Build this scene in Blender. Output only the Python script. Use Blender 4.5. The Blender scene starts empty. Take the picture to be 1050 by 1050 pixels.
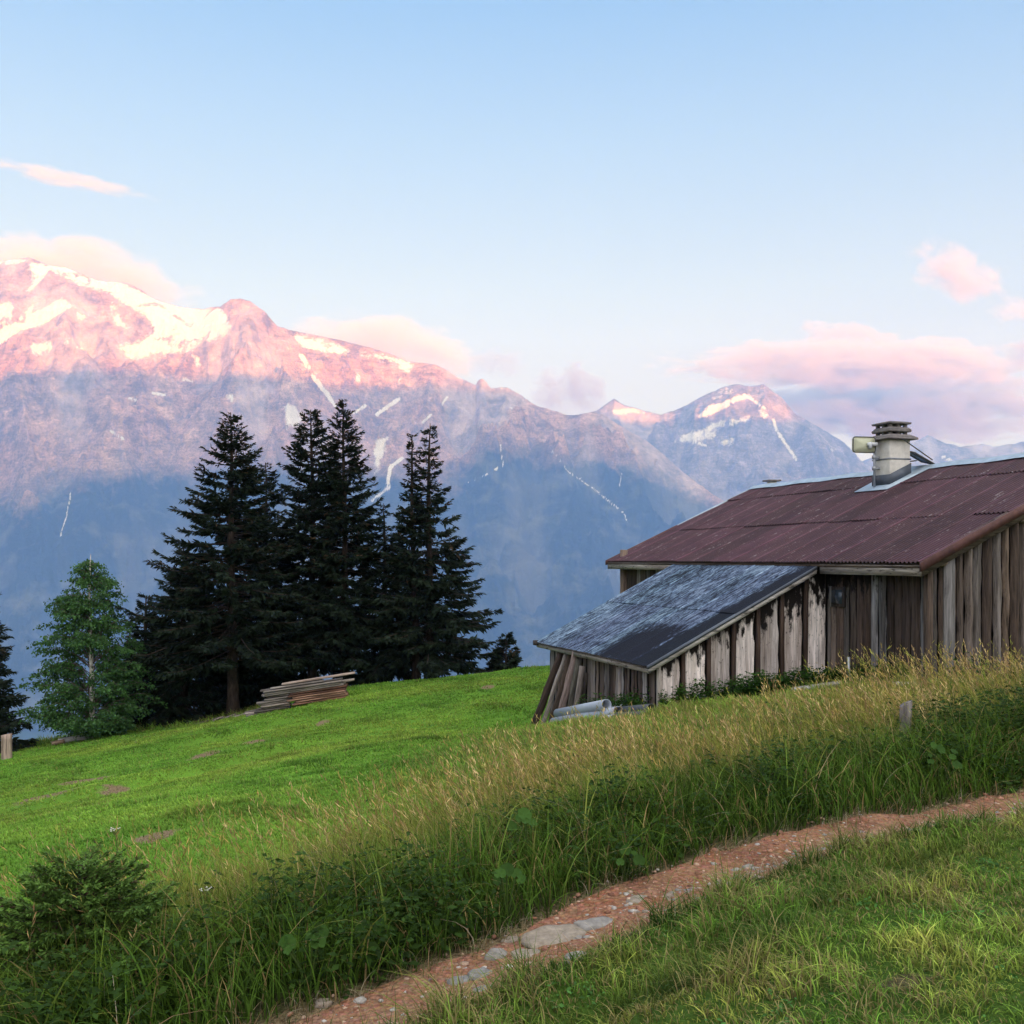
import bpy, bmesh, math, random
import numpy as np
from mathutils import Vector, Matrix, Euler

random.seed(7)
RNG = np.random.default_rng(7)
SC = bpy.context.scene
COL = SC.collection
R = math.radians
F = 1050.0          # focal length of the photograph in its own pixels
CU, HOR = 525.0, 572.4   # principal column and horizon row

# ------------------------------------------------------------------ noise
_G = np.random.default_rng(11)
_PERM = np.concatenate([_G.permutation(512)] * 3)
_GR = _G.normal(size=(512, 3)); _GR /= np.linalg.norm(_GR, axis=1)[:, None]

def perlin(x, y, z=0.0):
    x, y, z = np.broadcast_arrays(np.asarray(x, float), np.asarray(y, float), np.asarray(z, float))
    xi, yi, zi = np.floor(x).astype(int), np.floor(y).astype(int), np.floor(z).astype(int)
    xf, yf, zf = x - xi, y - yi, z - zi
    fade = lambda t: t * t * t * (t * (t * 6 - 15) + 10)
    u, v, w = fade(xf), fade(yf), fade(zf)
    def g(dx, dy, dz):
        h = _PERM[(_PERM[(_PERM[(xi + dx) & 511] + yi + dy) & 511] + zi + dz) & 511]
        gr = _GR[h]
        return gr[..., 0] * (xf - dx) + gr[..., 1] * (yf - dy) + gr[..., 2] * (zf - dz)
    a = g(0, 0, 0) * (1 - u) + g(1, 0, 0) * u
    b = g(0, 1, 0) * (1 - u) + g(1, 1, 0) * u
    c = g(0, 0, 1) * (1 - u) + g(1, 0, 1) * u
    d = g(0, 1, 1) * (1 - u) + g(1, 1, 1) * u
    return (a * (1 - v) + b * v) * (1 - w) + (c * (1 - v) + d * v) * w

def fbm(x, y, z=0.0, octv=5, gain=0.5, lac=2.03):
    s = 0; a = 1.0; f = 1.0
    for k in range(octv):
        s = s + a * perlin(np.asarray(x) * f + 17.3 * k, np.asarray(y) * f + 5.1 * k, np.asarray(z) * f)
        a *= gain; f *= lac
    return s

def ridged(x, y, z=0.0, octv=6, gain=0.55, lac=2.07):
    s = 0; a = 1.0; f = 1.0; prev = 1.0
    for k in range(octv):
        n = 1 - np.abs(perlin(np.asarray(x) * f + 9.7 * k, np.asarray(y) * f + 31.1 * k, np.asarray(z) * f)) * 2
        n = n * n * prev
        prev = np.clip(n, 0, 1) * 0.7 + 0.3
        s = s + a * n; a *= gain; f *= lac
    return s

def sstep(a, b, x):
    t = np.clip((np.asarray(x, float) - a) / (b - a), 0, 1)
    return t * t * (3 - 2 * t)

# ------------------------------------------------------------------ materials
class N:
    """small helper round a node tree"""
    def __init__(self, name, disp=False):
        self.m = bpy.data.materials.new(name); self.m.use_nodes = True
        self.t = self.m.node_tree; self.t.nodes.clear()
        self.out = self.t.nodes.new('ShaderNodeOutputMaterial')
    def n(self, typ, **kw):
        nd = self.t.nodes.new('ShaderNode' + typ)
        for k, v in kw.items():
            if k.startswith('i_'):
                nd.inputs[k[2:].replace('_', ' ')].default_value = v
            else:
                setattr(nd, k, v)
        return nd
    def l(self, a, b): self.t.links.new(a, b)
    def val(self, sock, v):
        if hasattr(v, 'is_output') or isinstance(v, bpy.types.NodeSocket): self.l(v, sock)
        else: sock.default_value = v
    def attr(self, name):
        return self.n('Attribute', attribute_name=name)
    def coord(self, which='Object', scale=(1, 1, 1)):
        tc = self.n('TexCoord'); mp = self.n('Mapping'); mp.inputs['Scale'].default_value = scale
        self.l(tc.outputs[which], mp.inputs['Vector']); return mp.outputs[0]
    def noise(self, vec, scale, detail=4, rough=0.55, dist=0.0):
        nd = self.n('TexNoise'); nd.inputs['Scale'].default_value = scale
        nd.inputs['Detail'].default_value = detail; nd.inputs['Roughness'].default_value = rough
        nd.inputs['Distortion'].default_value = dist
        if vec is not None: self.l(vec, nd.inputs['Vector'])
        return nd.outputs['Fac']
    def ramp(self, fac, stops, interp='LINEAR'):
        nd = self.n('ValToRGB'); nd.color_ramp.interpolation = interp
        el = nd.color_ramp.elements
        while len(el) < len(stops): el.new(0.5)
        for e, (p, c) in zip(el, stops):
            e.position = p; e.color = (c[0], c[1], c[2], 1) if not np.isscalar(c) else (c, c, c, 1)
        self.l(fac, nd.inputs[0]); return nd.outputs['Color']
    def mix(self, fac, a, b, mode='MIX'):
        nd = self.n('Mix', data_type='RGBA', blend_type=mode)
        self.val(nd.inputs[0], fac)
        for s, v in ((nd.inputs[6], a), (nd.inputs[7], b)):
            if isinstance(v, tuple): s.default_value = (v[0], v[1], v[2], 1)
            else: self.l(v, s)
        return nd.outputs[2]
    def math(self, op, a, b=None, clamp=False):
        nd = self.n('Math', operation=op, use_clamp=clamp)
        self.val(nd.inputs[0], a)
        if b is not None: self.val(nd.inputs[1], b)
        return nd.outputs[0]
    def bump(self, h, strength=0.5, dist=0.02):
        nd = self.n('Bump'); nd.inputs['Strength'].default_value = strength; nd.inputs['Distance'].default_value = dist
        self.l(h, nd.inputs['Height']); return nd.outputs[0]
    def pbr(self, col, rough=0.8, metal=0.0, normal=None, spec=0.3, trans=None):
        p = self.n('BsdfPrincipled')
        if isinstance(col, tuple): p.inputs['Base Color'].default_value = (*col, 1)
        else: self.l(col, p.inputs['Base Color'])
        self.val(p.inputs['Roughness'], rough); self.val(p.inputs['Metallic'], metal)
        p.inputs['Specular IOR Level'].default_value = spec
        if normal is not None: self.l(normal, p.inputs['Normal'])
        sh = p.outputs[0]
        if trans:
            t = self.n('BsdfTranslucent')
            if isinstance(col, tuple): t.inputs[0].default_value = (*col, 1)
            else: self.l(col, t.inputs[0])
            mx = self.n('MixShader'); mx.inputs[0].default_value = trans
            self.l(sh, mx.inputs[1]); self.l(t.outputs[0], mx.inputs[2]); sh = mx.outputs[0]
        self.l(sh, self.out.inputs['Surface']); return self.m

def m_leaf(name, rough=0.7, trans=0.3, spec=0.2):
    a = N(name); c = a.attr('Col').outputs['Color']
    return a.pbr(c, rough, spec=spec, trans=trans)

def m_wood(name, stretch=(9, 9, 0.7), bumps=0.6, dark=0.22, stain=None, flakes=True):
    a = N(name); v = a.coord('Object', stretch)
    g = a.noise(v, 2.2, 8, 0.65, 0.6)
    g2 = a.noise(a.coord('Object', tuple(s * 0.35 for s in stretch)), 1.3, 4, 0.6)
    base = a.attr('Col').outputs['Color']
    f = a.ramp(g, [(0.28, dark), (0.48, 0.82), (0.72, 1.4)])
    c = a.mix(1.0, base, f, 'MULTIPLY')
    f2 = a.ramp(g2, [(0.3, (0.55, 0.5, 0.46)), (0.62, (1.12, 1.12, 1.12))])
    c = a.mix(1.0, c, f2, 'MULTIPLY')
    # split grain cracks
    cr = a.noise(a.coord('Object', (stretch[0] * 3.5, stretch[1] * 3.5, stretch[2] * 0.8)), 2.5, 3, 0.5)
    crm = a.ramp(cr, [(0.33, 0.25), (0.40, 1.0)])
    c = a.mix(0.8, c, crm, 'MULTIPLY')
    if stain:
        st = a.attr('stain').outputs['Fac']  # stain attribute carries mould and painted overhang shade together
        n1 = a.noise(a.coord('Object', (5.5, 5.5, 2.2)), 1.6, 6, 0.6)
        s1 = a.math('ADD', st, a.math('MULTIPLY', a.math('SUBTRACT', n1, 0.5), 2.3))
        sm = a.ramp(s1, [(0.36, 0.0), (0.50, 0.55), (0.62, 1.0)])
        c = a.mix(sm, c, (0.012, 0.009, 0.008))  # dark wall tops: mould and overhang shade painted as one colour
        # scattered dark specks where whitewash flaked off
        n2 = a.noise(a.coord('Object', (14, 14, 9)), 1.5, 5, 0.7)
        if flakes: c = a.mix(a.ramp(n2, [(0.60, 0.0), (0.66, 0.8)]), c, (0.05, 0.035, 0.028))
    nb = a.bump(a.math('MULTIPLY', g, cr), bumps, 0.02)
    return a.pbr(c, 0.85, normal=nb, spec=0.15)

def m_bark(name, cols, stretch=(6, 6, 1.5)):
    a = N(name); g = a.noise(a.coord('Object', stretch), 2.0, 6, 0.7)
    c = a.ramp(g, cols)
    return a.pbr(c, 0.9, normal=a.bump(g, 0.8, 0.03), spec=0.1)

def m_plain(name, col, rough=0.6, metal=0.0, var=0.25, scale=6.0, spec=0.35, bump=0.15):
    a = N(name); n1 = a.noise(a.coord('Object'), scale, 6, 0.65)
    c = a.mix(1.0, col, a.ramp(n1, [(0.3, 1 - var), (0.7, 1 + var)]), 'MULTIPLY')
    return a.pbr(c, rough, metal, a.bump(n1, bump, 0.01), spec)

# ------------------------------------------------------------------ mesh building
def link(o, parent=None):
    COL.objects.link(o)
    if parent is not None: o.parent = parent
    return o

def tag(o, label=None, cat=None, group=None, kind=None):
    if label: o['label'] = label
    if cat: o['category'] = cat
    if group: o['group'] = group
    if kind: o['kind'] = kind
    return o

def empty(name, loc=(0, 0, 0), rz=0.0):
    o = bpy.data.objects.new(name, None); o.location = loc; o.rotation_euler = (0, 0, rz)
    o.empty_display_size = 0.2
    return link(o)

def np_mesh(name, V, faces, mat, parent=None, attrs=None, smooth=False, loc=None):
    """faces: list of (k x n) index arrays; attrs: {'Col': Nx3 | Nx4, 'x': N}"""
    V = np.asarray(V, np.float32)
    me = bpy.data.meshes.new(name)
    faces = [np.asarray(f, np.int32) for f in faces if len(f)]
    me.vertices.add(len(V)); me.vertices.foreach_set('co', V.ravel())
    li = np.concatenate([f.ravel() for f in faces])
    cnt = np.concatenate([np.full(len(f), f.shape[1], np.int32) for f in faces])
    st = np.concatenate([[0], np.cumsum(cnt)[:-1]]).astype(np.int32)
    me.loops.add(len(li)); me.loops.foreach_set('vertex_index', li)
    me.polygons.add(len(cnt)); me.polygons.foreach_set('loop_start', st)
    if smooth: me.polygons.foreach_set('use_smooth', np.ones(len(cnt), bool))
    for k, a in (attrs or {}).items():
        a = np.asarray(a, np.float32)
        if a.ndim == 1:
            at = me.attributes.new(k, 'FLOAT', 'POINT'); at.data.foreach_set('value', a)
        else:
            if a.shape[1] == 3: a = np.hstack([a, np.ones((len(a), 1), np.float32)])
            at = me.attributes.new(k, 'FLOAT_COLOR', 'POINT'); at.data.foreach_set('color', a.ravel())
    me.update(calc_edges=True); me.validate()
    o = bpy.data.objects.new(name, me)
    if mat: me.materials.append(mat)
    if loc is not None: o.location = loc
    return link(o, parent)

class MB:
    """collects boxes, tubes and sheets; build() links them as ONE mesh object"""
    def __init__(s): s.V = []; s.Q = []; s.T = []; s.C = []; s.S = []; s.k = 0
    def add(s, V, Q=(), T=(), col=(0.5, 0.5, 0.5), stain=None):
        V = np.asarray(V, float); n = len(V)
        if len(Q): s.Q.append(np.asarray(Q) + s.k)
        if len(T): s.T.append(np.asarray(T) + s.k)
        s.V.append(V); c = np.asarray(col, float)
        s.C.append(np.tile(c, (n, 1)) if c.ndim == 1 else c)
        s.S.append(np.zeros(n) if stain is None else np.asarray(stain, float))
        s.k += n
    def box(s, c, size, rot=None, col=(0.5, 0.5, 0.5), bev=0.0, stain=None):
        x, y, z = (d / 2 for d in size)
        if bev > 0:   # chamfered box
            b = min(bev, x * 0.9, y * 0.9, z * 0.9); P = []
            for sx in (-1, 1):
                for sy in (-1, 1):
                    for sz in (-1, 1):
                        P += [(sx * (x - b), sy * (y - b), sz * z), (sx * (x - b), sy * y, sz * (z - b)), (sx * x, sy * (y - b), sz * (z - b))]
            bm = bmesh.new()
            for p in P: bm.verts.new(p)
            bmesh.ops.convex_hull(bm, input=bm.verts); bm.verts.index_update()
            V = np.array([v.co for v in bm.verts]); T = [[v.index for v in f.verts] for f in bm.faces if len(f.verts) == 3]
            Q = [[v.index for v in f.verts] for f in bm.faces if len(f.verts) == 4]; bm.free()
        else:
            V = np.array([(sx * x, sy * y, sz * z) for sx in (-1, 1) for sy in (-1, 1) for sz in (-1, 1)])
            Q = [(0, 1, 3, 2), (4, 6, 7, 5), (0, 4, 5, 1), (2, 3, 7, 6), (0, 2, 6, 4), (1, 5, 7, 3)]; T = []
        if rot is not None: V = V @ np.array(rot.to_matrix() if hasattr(rot, 'to_matrix') else rot).T[:3, :3]
        V = V + np.asarray(c); s.add(V, Q, T, col, None if stain is None else stain(V))
    def hexa(s, P, col=(0.5, 0.5, 0.5), stain=None):
        """8 corners: bottom ring then top ring"""
        Q = [(3, 2, 1, 0), (4, 5, 6, 7), (0, 1, 5, 4), (1, 2, 6, 5), (2, 3, 7, 6), (3, 0, 4, 7)]
        s.add(P, Q, (), col, stain)
    def tube(s, P, rad, n=8, col=(0.5, 0.5, 0.5), caps=True):
        P = np.asarray(P, float); m = len(P); rad = np.broadcast_to(rad, (m,))
        T = np.gradient(P, axis=0); T /= np.linalg.norm(T, axis=1)[:, None] + 1e-9
        up = np.array([0, 0, 1.0]); up = np.where(np.abs(T[:, 2:3]) > 0.9, np.array([[1.0, 0, 0]]), up[None])
        A = np.cross(T, up); A /= np.linalg.norm(A, axis=1)[:, None]; B = np.cross(T, A)
        th = np.arange(n) / n * 2 * np.pi
        V = (P[:, None] + rad[:, None, None] * (np.cos(th)[None, :, None] * A[:, None] + np.sin(th)[None, :, None] * B[:, None])).reshape(-1, 3)
        i = np.arange(m - 1)[:, None] * n; j = np.arange(n)[None]; jn = (j + 1) % n
        Q = np.stack([i + j, i + jn, i + n + jn, i + n + j], -1).reshape(-1, 4)
        Tt = []
        if caps:
            V = np.vstack([V, P[0], P[-1]]); a, b = m * n, m * n + 1
            Tt = [(a, (k + 1) % n, k) for k in range(n)] + [(b, (m - 1) * n + k, (m - 1) * n + (k + 1) % n) for k in range(n)]
        s.add(V, Q, Tt, col)
    def grid(s, V, nu, nv, col=(0.5, 0.5, 0.5), stain=None):
        """V: nu*nv points, row major in u"""
        i = np.arange(nu - 1)[:, None] * nv; j = np.arange(nv - 1)[None]
        Q = np.stack([i + j, i + j + 1, i + nv + j + 1, i + nv + j], -1).reshape(-1, 4)
        s.add(V, Q, (), col, stain)
    def build(s, name, mat, parent=None, smooth=False):
        V = np.vstack(s.V); f = []
        if s.Q: f.append(np.vstack(s.Q))
        if s.T: f.append(np.vstack(s.T))
        return np_mesh(name, V, f, mat, parent, {'Col': np.vstack(s.C), 'stain': np.concatenate(s.S)}, smooth)

# ------------------------------------------------------------------ the lie of the land (eye level is z = 0)
_cp = []
def _px(u, v, D): _cp.append(((u - CU) / F * D, D, -(v - HOR) / F * D))
for a in ((350, 1050, 4.25), (560, 965, 5.05), (700, 897, 6.0), (850, 857, 6.9), (1050, 822, 7.9),
          (545, 747, 25.3), (665, 730, 19.6), (780, 716, 20.2), (950, 702, 18), (1050, 704, 18),
          (0, 850, 14), (250, 800, 18), (400, 762, 22), (500, 722, 30), (100, 800, 24),
          (0, 772, 38), (93, 758, 38), (240, 736, 40), (360, 704, 41), (440, 697, 42), (550, 685, 40), (620, 680, 40),
          (620, 747, 17.5), (-200, 800, 36), (-200, 900, 14)): _px(*a)
_cp += [(0, 0, -1.65), (1.8, 3.5, -1.6), (-2, 0, -1.95), (3, 0, -1.45), (0, -6, -1.4), (5, 5, -1.62), (-5, 0, -2.6),
        (-3, 6, -2.5), (-2.1, 8, -2.62), (-0.24, 10, -2.35), (3.8, 10, -1.95), (8, 12, -1.75), (2, 12, -2.3),
        (10, 38, -3.2), (25, 30, -2.0), (25, 8, -0.8), (-20, -8, -4.5), (15, -10, 0.3), (-25, 12, -6.0), (16, 20, -1.9), (6, 8.8, -1.83)]
_cp = np.array(_cp)
def _tps(r2): return np.where(r2 > 0, 0.5 * r2 * np.log(r2 + 1e-12), 0)
_n = len(_cp); _d2 = ((_cp[:, None, :2] - _cp[None, :, :2]) ** 2).sum(-1)
_P = np.hstack([np.ones((_n, 1)), _cp[:, :2]])
_A = np.block([[_tps(_d2) + np.eye(_n) * 0.8, _P], [_P.T, np.zeros((3, 3))]])
_W = np.linalg.solve(_A, np.concatenate([_cp[:, 2], np.zeros(3)]))

TRAIL = np.array([(-6.5, -0.5), (-4.6, 1.2), (-2.4, 2.95), (-0.71, 4.22), (0.17, 5.05), (1.0, 6.0), (2.14, 6.95), (3.95, 7.9), (6.5, 8.9), (12, 10.6), (22, 13)])
def _resample(P, n):
    d = np.concatenate([[0], np.cumsum(np.linalg.norm(np.diff(P, axis=0), axis=1))])
    t = np.linspace(0, d[-1], n)
    Q = np.stack([np.interp(t, d, P[:, k]) for k in (0, 1)], 1)
    for _ in range(12): Q[1:-1] = 0.25 * Q[:-2] + 0.5 * Q[1:-1] + 0.25 * Q[2:]
    return Q
TRAILF = _resample(TRAIL, 140)
def trail_s(x, y):
    """signed distance from the path's centre line, + on the far side; and arc parameter"""
    x = np.asarray(x, float); y = np.asarray(y, float); sh = x.shape
    x = x.ravel(); y = y.ravel()
    best = np.full(x.shape, 1e9); sg = np.zeros(x.shape); ar = np.zeros(x.shape)
    for k in range(len(TRAILF) - 1):
        a, b = TRAILF[k], TRAILF[k + 1]; d = b - a; L2 = d @ d
        t = np.clip(((x - a[0]) * d[0] + (y - a[1]) * d[1]) / L2, 0, 1)
        ex, ey = x - a[0] - t * d[0], y - a[1] - t * d[1]; r = ex * ex + ey * ey
        m = r < best; best[m] = r[m]; sg[m] = np.sign(d[0] * ey - d[1] * ex)[m]; ar[m] = k + t[m]
    return (np.sqrt(best) * sg).reshape(sh), ar.reshape(sh)

SCARPS = [(-9.2, 19.5, -4.6, 27.5, -0.16, 0.25), (-12.5, 27.0, -7.0, 33.0, -0.10, 0.3), (-5.0, 16.5, -1.2, 22.0, -0.08, 0.25)]
def H(x, y, fine=True):
    x = np.asarray(x, float); y = np.asarray(y, float)
    xc = np.clip(x, -34, 30); yc = np.clip(y, -14, 48)
    z = _W[-3] + _W[-2] * xc + _W[-1] * yc
    for k in range(_n): z = z + _W[k] * _tps((xc - _cp[k, 0]) ** 2 + (yc - _cp[k, 1]) ** 2)
    far = np.sqrt(np.maximum(y - 41, 0) ** 2 + 9) - 3
    z = z - 975 * (1 - np.exp(-far / 1700))
    z = z - 0.12 * np.maximum(-x - 34, 0) * np.exp(-np.maximum(-x - 34, 0) / 1500) + 0.10 * np.maximum(x - 30, 0) * np.exp(-np.maximum(x - 30, 0) / 700)
    z = z + 0.1 * np.maximum(-y - 14, 0) * np.exp(-np.maximum(-y - 14, 0) / 700)
    if fine:
        near = (np.abs(x) < 60) & (y > -20) & (y < 60)
        if near.any():
            xs, ys = x[near], y[near]
            s, ar = trail_s(xs, ys)
            dz = 0.05 * fbm(xs * 0.5, ys * 0.5, 3.0, 3) + 0.028 * fbm(xs * 2.2, ys * 2.2, 1.0, 3)
            dz += 0.05 * np.exp(-(((ys - 20) / 14) ** 2)) * fbm(xs * 0.8, ys * 1.4, 8.0, 3)
            for (ax_, ay_, bx_, by_, am, wd_) in SCARPS:
                ex, ey = bx_ - ax_, by_ - ay_; l2 = ex * ex + ey * ey; t_ = ((xs - ax_) * ex + (ys - ay_) * ey) / l2
                pd = ((xs - ax_) * ey - (ys - ay_) * ex) / math.sqrt(l2) + 0.5 * fbm(xs * 0.35, ys * 0.35, 6.0, 3)
                dz += am * np.tanh(pd / wd_) * np.exp(-np.abs(pd) / 1.6) * sstep(-0.1, 0.2, t_) * (1 - sstep(0.8, 1.1, t_))
            dz -= 0.06 * np.exp(-(s / 0.33) ** 2)                                # worn path
            dz += 0.14 * np.exp(-((s - 1.0) / 0.45) ** 2)                        # bank beyond it
            wv = 0.6 + 0.8 * perlin(ar * 0.25, 0.3, 0.0)
            dz += wv * (0.07 * np.exp(-((s + 0.58) / 0.14) ** 2) - 0.16 * np.exp(-((s + 0.90) / 0.16) ** 2) + 0.10 * np.exp(-((s + 1.12) / 0.14) ** 2))
            z = np.array(z); z[near] = z[near] + dz
    return z
def Hs(x, y): return float(H(np.array([x]), np.array([y]))[0])

def ray_ground(u, v, d0=2.5, d1=60):
    D = np.linspace(d0, d1, 3000); x = (u - CU) / F * D; z = -(v - HOR) / F * D
    g = H(x, D); k = np.argmax(z < g); k = k if (z < g).any() else len(D) - 1
    return Vector((x[k], D[k], g[k]))
def at(u, v, D): return Vector(((u - CU) / F * D, D, -(v - HOR) / F * D))

# ------------------------------------------------------------------ camera
cam = bpy.data.cameras.new('camera'); co = bpy.data.objects.new('camera', cam); COL.objects.link(co)
co.location = (0, 0, 0); co.rotation_euler = (math.pi / 2, 0, 0)
cam.sensor_width = 36; cam.lens = 36 * F / 1050; cam.shift_y = (HOR - 525) / 1050
cam.clip_start = 0.1; cam.clip_end = 80000; SC.camera = co

# ------------------------------------------------------------------ light and sky
SUN_EL = 2.0
SD = Vector((0.42, -0.907, 0)).normalized()                       # horizontally, where the sun stands: behind and to the right
sun = bpy.data.lights.new('sun', 'SUN'); so = bpy.data.objects.new('sun', sun); COL.objects.link(so)
sun.energy = 5.0; sun.angle = R(0.4); sun.color = (1.0, 0.50, 0.16)
sv = Vector((SD.x * math.cos(R(SUN_EL)), SD.y * math.cos(R(SUN_EL)), math.sin(R(SUN_EL))))
so.rotation_euler = (-sv).to_track_quat('-Z', 'Y').to_euler(); so.location = (5, -10, 30)

W = bpy.data.worlds.new('World'); SC.world = W; W.use_nodes = True
wt = W.node_tree; wt.nodes.clear()
wo = wt.nodes.new('ShaderNodeOutputWorld')
sky = wt.nodes.new('ShaderNodeTexSky'); sky.sky_type = 'NISHITA'; sky.sun_disc = False
sky.sun_elevation = R(SUN_EL); sky.sun_rotation = math.atan2(SD.x, SD.y); sky.altitude = 1700
b1 = wt.nodes.new('ShaderNodeBackground'); b1.inputs[1].default_value = 0.0707
wt.links.new(sky.outputs[0], b1.inputs[0])
# pale sky glow added to the model, unseen zenith brightened to light the foreground:
# a vertical gradient, with the brighter warm half of the sky round the sunset behind the viewer
tc = wt.nodes.new('ShaderNodeTexCoord'); sp = wt.nodes.new('ShaderNodeSeparateXYZ'); wt.links.new(tc.outputs['Generated'], sp.inputs[0])
rp = wt.nodes.new('ShaderNodeValToRGB'); wt.links.new(sp.outputs[2], rp.inputs[0])
el = rp.color_ramp.elements
SKY = [(0.0, (0.20, 0.19, 0.33)), (0.10, (0.25, 0.215, 0.31)), (0.162, (0.26, 0.23, 0.315)), (0.25, (0.232, 0.25, 0.325)), (0.373, (0.153, 0.215, 0.335)),
       (0.478, (0.080, 0.165, 0.325)), (0.58, (0.12, 0.21, 0.40)), (0.75, (0.52, 0.59, 0.72)), (1.0, (0.98, 1.0, 1.06))]
while len(el) < len(SKY): el.new(0.5)
for e, (p, c) in zip(el, SKY): e.position = p; e.color = (*c, 1)
b2 = wt.nodes.new('ShaderNodeBackground'); b2.inputs[1].default_value = 0.735; wt.links.new(rp.outputs[0], b2.inputs[0])
dp = wt.nodes.new('ShaderNodeVectorMath'); dp.operation = 'DOT_PRODUCT'; dp.inputs[1].default_value = (SD.x, SD.y, 0.35); wt.links.new(tc.outputs['Generated'], dp.inputs[0])
mr = wt.nodes.new('ShaderNodeMapRange'); mr.interpolation_type = 'SMOOTHSTEP'; mr.inputs[1].default_value = 0.05; mr.inputs[2].default_value = 0.95; wt.links.new(dp.outputs['Value'], mr.inputs[0])
b3 = wt.nodes.new('ShaderNodeBackground'); b3.inputs[0].default_value = (0.96, 0.91, 0.88, 1); wt.links.new(mr.outputs[0], b3.inputs[1])
gl_ = wt.nodes.new('ShaderNodeMath'); gl_.operation = 'MULTIPLY'; gl_.inputs[1].default_value = 0.70; wt.links.new(mr.outputs[0], gl_.inputs[0]); wt.links.new(gl_.outputs[0], b3.inputs[1])
ad = wt.nodes.new('ShaderNodeAddShader'); wt.links.new(b1.outputs[0], ad.inputs[0]); wt.links.new(b2.outputs[0], ad.inputs[1])
ad2 = wt.nodes.new('ShaderNodeAddShader'); wt.links.new(ad.outputs[0], ad2.inputs[0]); wt.links.new(b3.outputs[0], ad2.inputs[1])
wt.links.new(ad2.outputs[0], wo.inputs['Surface'])

SC.view_settings.view_transform = 'Standard'; SC.view_settings.look = 'None'
SC.view_settings.exposure = 1.4; SC.view_settings.gamma = 1.0; SC.view_settings.use_curve_mapping = False
SC.render.engine = 'CYCLES'
cy = SC.cycles
cy.max_bounces = 6; cy.diffuse_bounces = 3; cy.glossy_bounces = 2; cy.transmission_bounces = 3; cy.volume_bounces = 3
cy.use_denoising = True; cy.volume_max_steps = 128; cy.transparent_max_bounces = 8
try: cy.denoiser = 'OPENIMAGEDENOISE'; cy.denoising_prefilter = 'ACCURATE'
except Exception: pass

# ------------------------------------------------------------------ ground sheet
def axis(lo, hi, fine_lo, fine_hi, step, grow):
    a = list(np.arange(fine_lo, fine_hi + 1e-6, step)); s = step
    while a[-1] < hi: s *= grow; a.append(min(a[-1] + s, hi))
    s = step; b = []
    x = fine_lo
    while x > lo: s *= grow; x = max(x - s, lo); b.append(x)
    return np.array(b[::-1] + a)

def ground_mat():
    a = N('alpine_turf'); v = a.coord('Object')
    n1 = a.noise(v, 0.35, 5, 0.6); n2 = a.noise(v, 3.0, 5, 0.65); n3 = a.noise(v, 40.0, 3, 0.7)
    c = a.mix(a.ramp(n1, [(0.35, 0.0), (0.65, 1.0)]), (0.085, 0.20, 0.020), (0.135, 0.27, 0.028))
    c = a.mix(a.ramp(n2, [(0.4, 0.0), (0.75, 0.55)]), c, (0.13, 0.20, 0.03))
    soil = a.attr('soil').outputs['Fac']
    sc_ = a.ramp(n3, [(0.3, (0.10, 0.068, 0.038)), (0.7, (0.27, 0.20, 0.12))])
    sm = a.ramp(a.math('ADD', soil, a.math('MULTIPLY', a.math('SUBTRACT', n2, 0.5), 0.8)), [(0.42, 0.0), (0.58, 1.0)])
    c = a.mix(sm, c, sc_)
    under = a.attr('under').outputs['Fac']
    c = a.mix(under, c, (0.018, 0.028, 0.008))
    c = a.mix(1.0, c, a.ramp(n3, [(0.25, 0.5), (0.7, 1.3)]), 'MULTIPLY')
    return a.pbr(c, 0.95, normal=a.bump(n3, 0.9, 0.03), spec=0.05)

def tall_zone(x, y):
    """0..1 how much unmown growth stands here"""
    s, ar = trail_s(x, y)
    far = np.interp(x, [-6, -3, -1.2, 0.2, 1.6, 3.0, 5, 8], [2.6, 2.9, 3.3, 3.8, 4.1, 4.3, 6.4, 5.6])
    far = far + 0.7 * fbm(np.asarray(x) * 0.6, np.asarray(y) * 0.6, 2.0, 3)
    return sstep(0.24, 0.42, s + 0.10 * perlin(np.asarray(x) * 2.5, np.asarray(y) * 2.5)) * (1 - sstep(far - 0.9, far + 0.4, s)), s

X = axis(-9000, 9000, -8, 9, 0.11, 1.075); Y = axis(-1500, 12200, 1.5, 14, 0.11, 1.055)
GX, GY = np.meshgrid(X, Y, indexing='ij'); GZ = H(GX, GY)
V = np.stack([GX, GY, GZ], -1).reshape(-1, 3)
nu, nv = len(X), len(Y); i = np.arange(nu - 1)[:, None] * nv; j = np.arange(nv - 1)[None]
Q = np.stack([i + j, i + nv + j, i + nv + j + 1, i + j + 1], -1).reshape(-1, 4)
nearm = (np.abs(V[:, 0]) < 60) & (V[:, 1] > -20) & (V[:, 1] < 60)
soil = np.zeros(len(V)); under = np.zeros(len(V))
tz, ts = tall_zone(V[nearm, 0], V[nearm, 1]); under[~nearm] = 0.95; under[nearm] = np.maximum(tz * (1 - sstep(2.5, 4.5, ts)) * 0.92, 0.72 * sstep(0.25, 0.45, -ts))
soilspots = []
for (u, v, ru, rv) in ((48, 816, 0.75, 1.3), (330, 742, 0.35, 0.8), (262, 760, 0.5, 0.9), (500, 705, 0.4, 0.9), (118, 812, 0.5, 0.5), (157, 858, 0.34, 0.42), (930, 1008, 0.16, 0.12), (210, 775, 0.5, 1.2), (90, 800, 0.9, 0.9)):
    p = ray_ground(u, v); soilspots.append((p.x, p.y, ru, rv))
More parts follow.
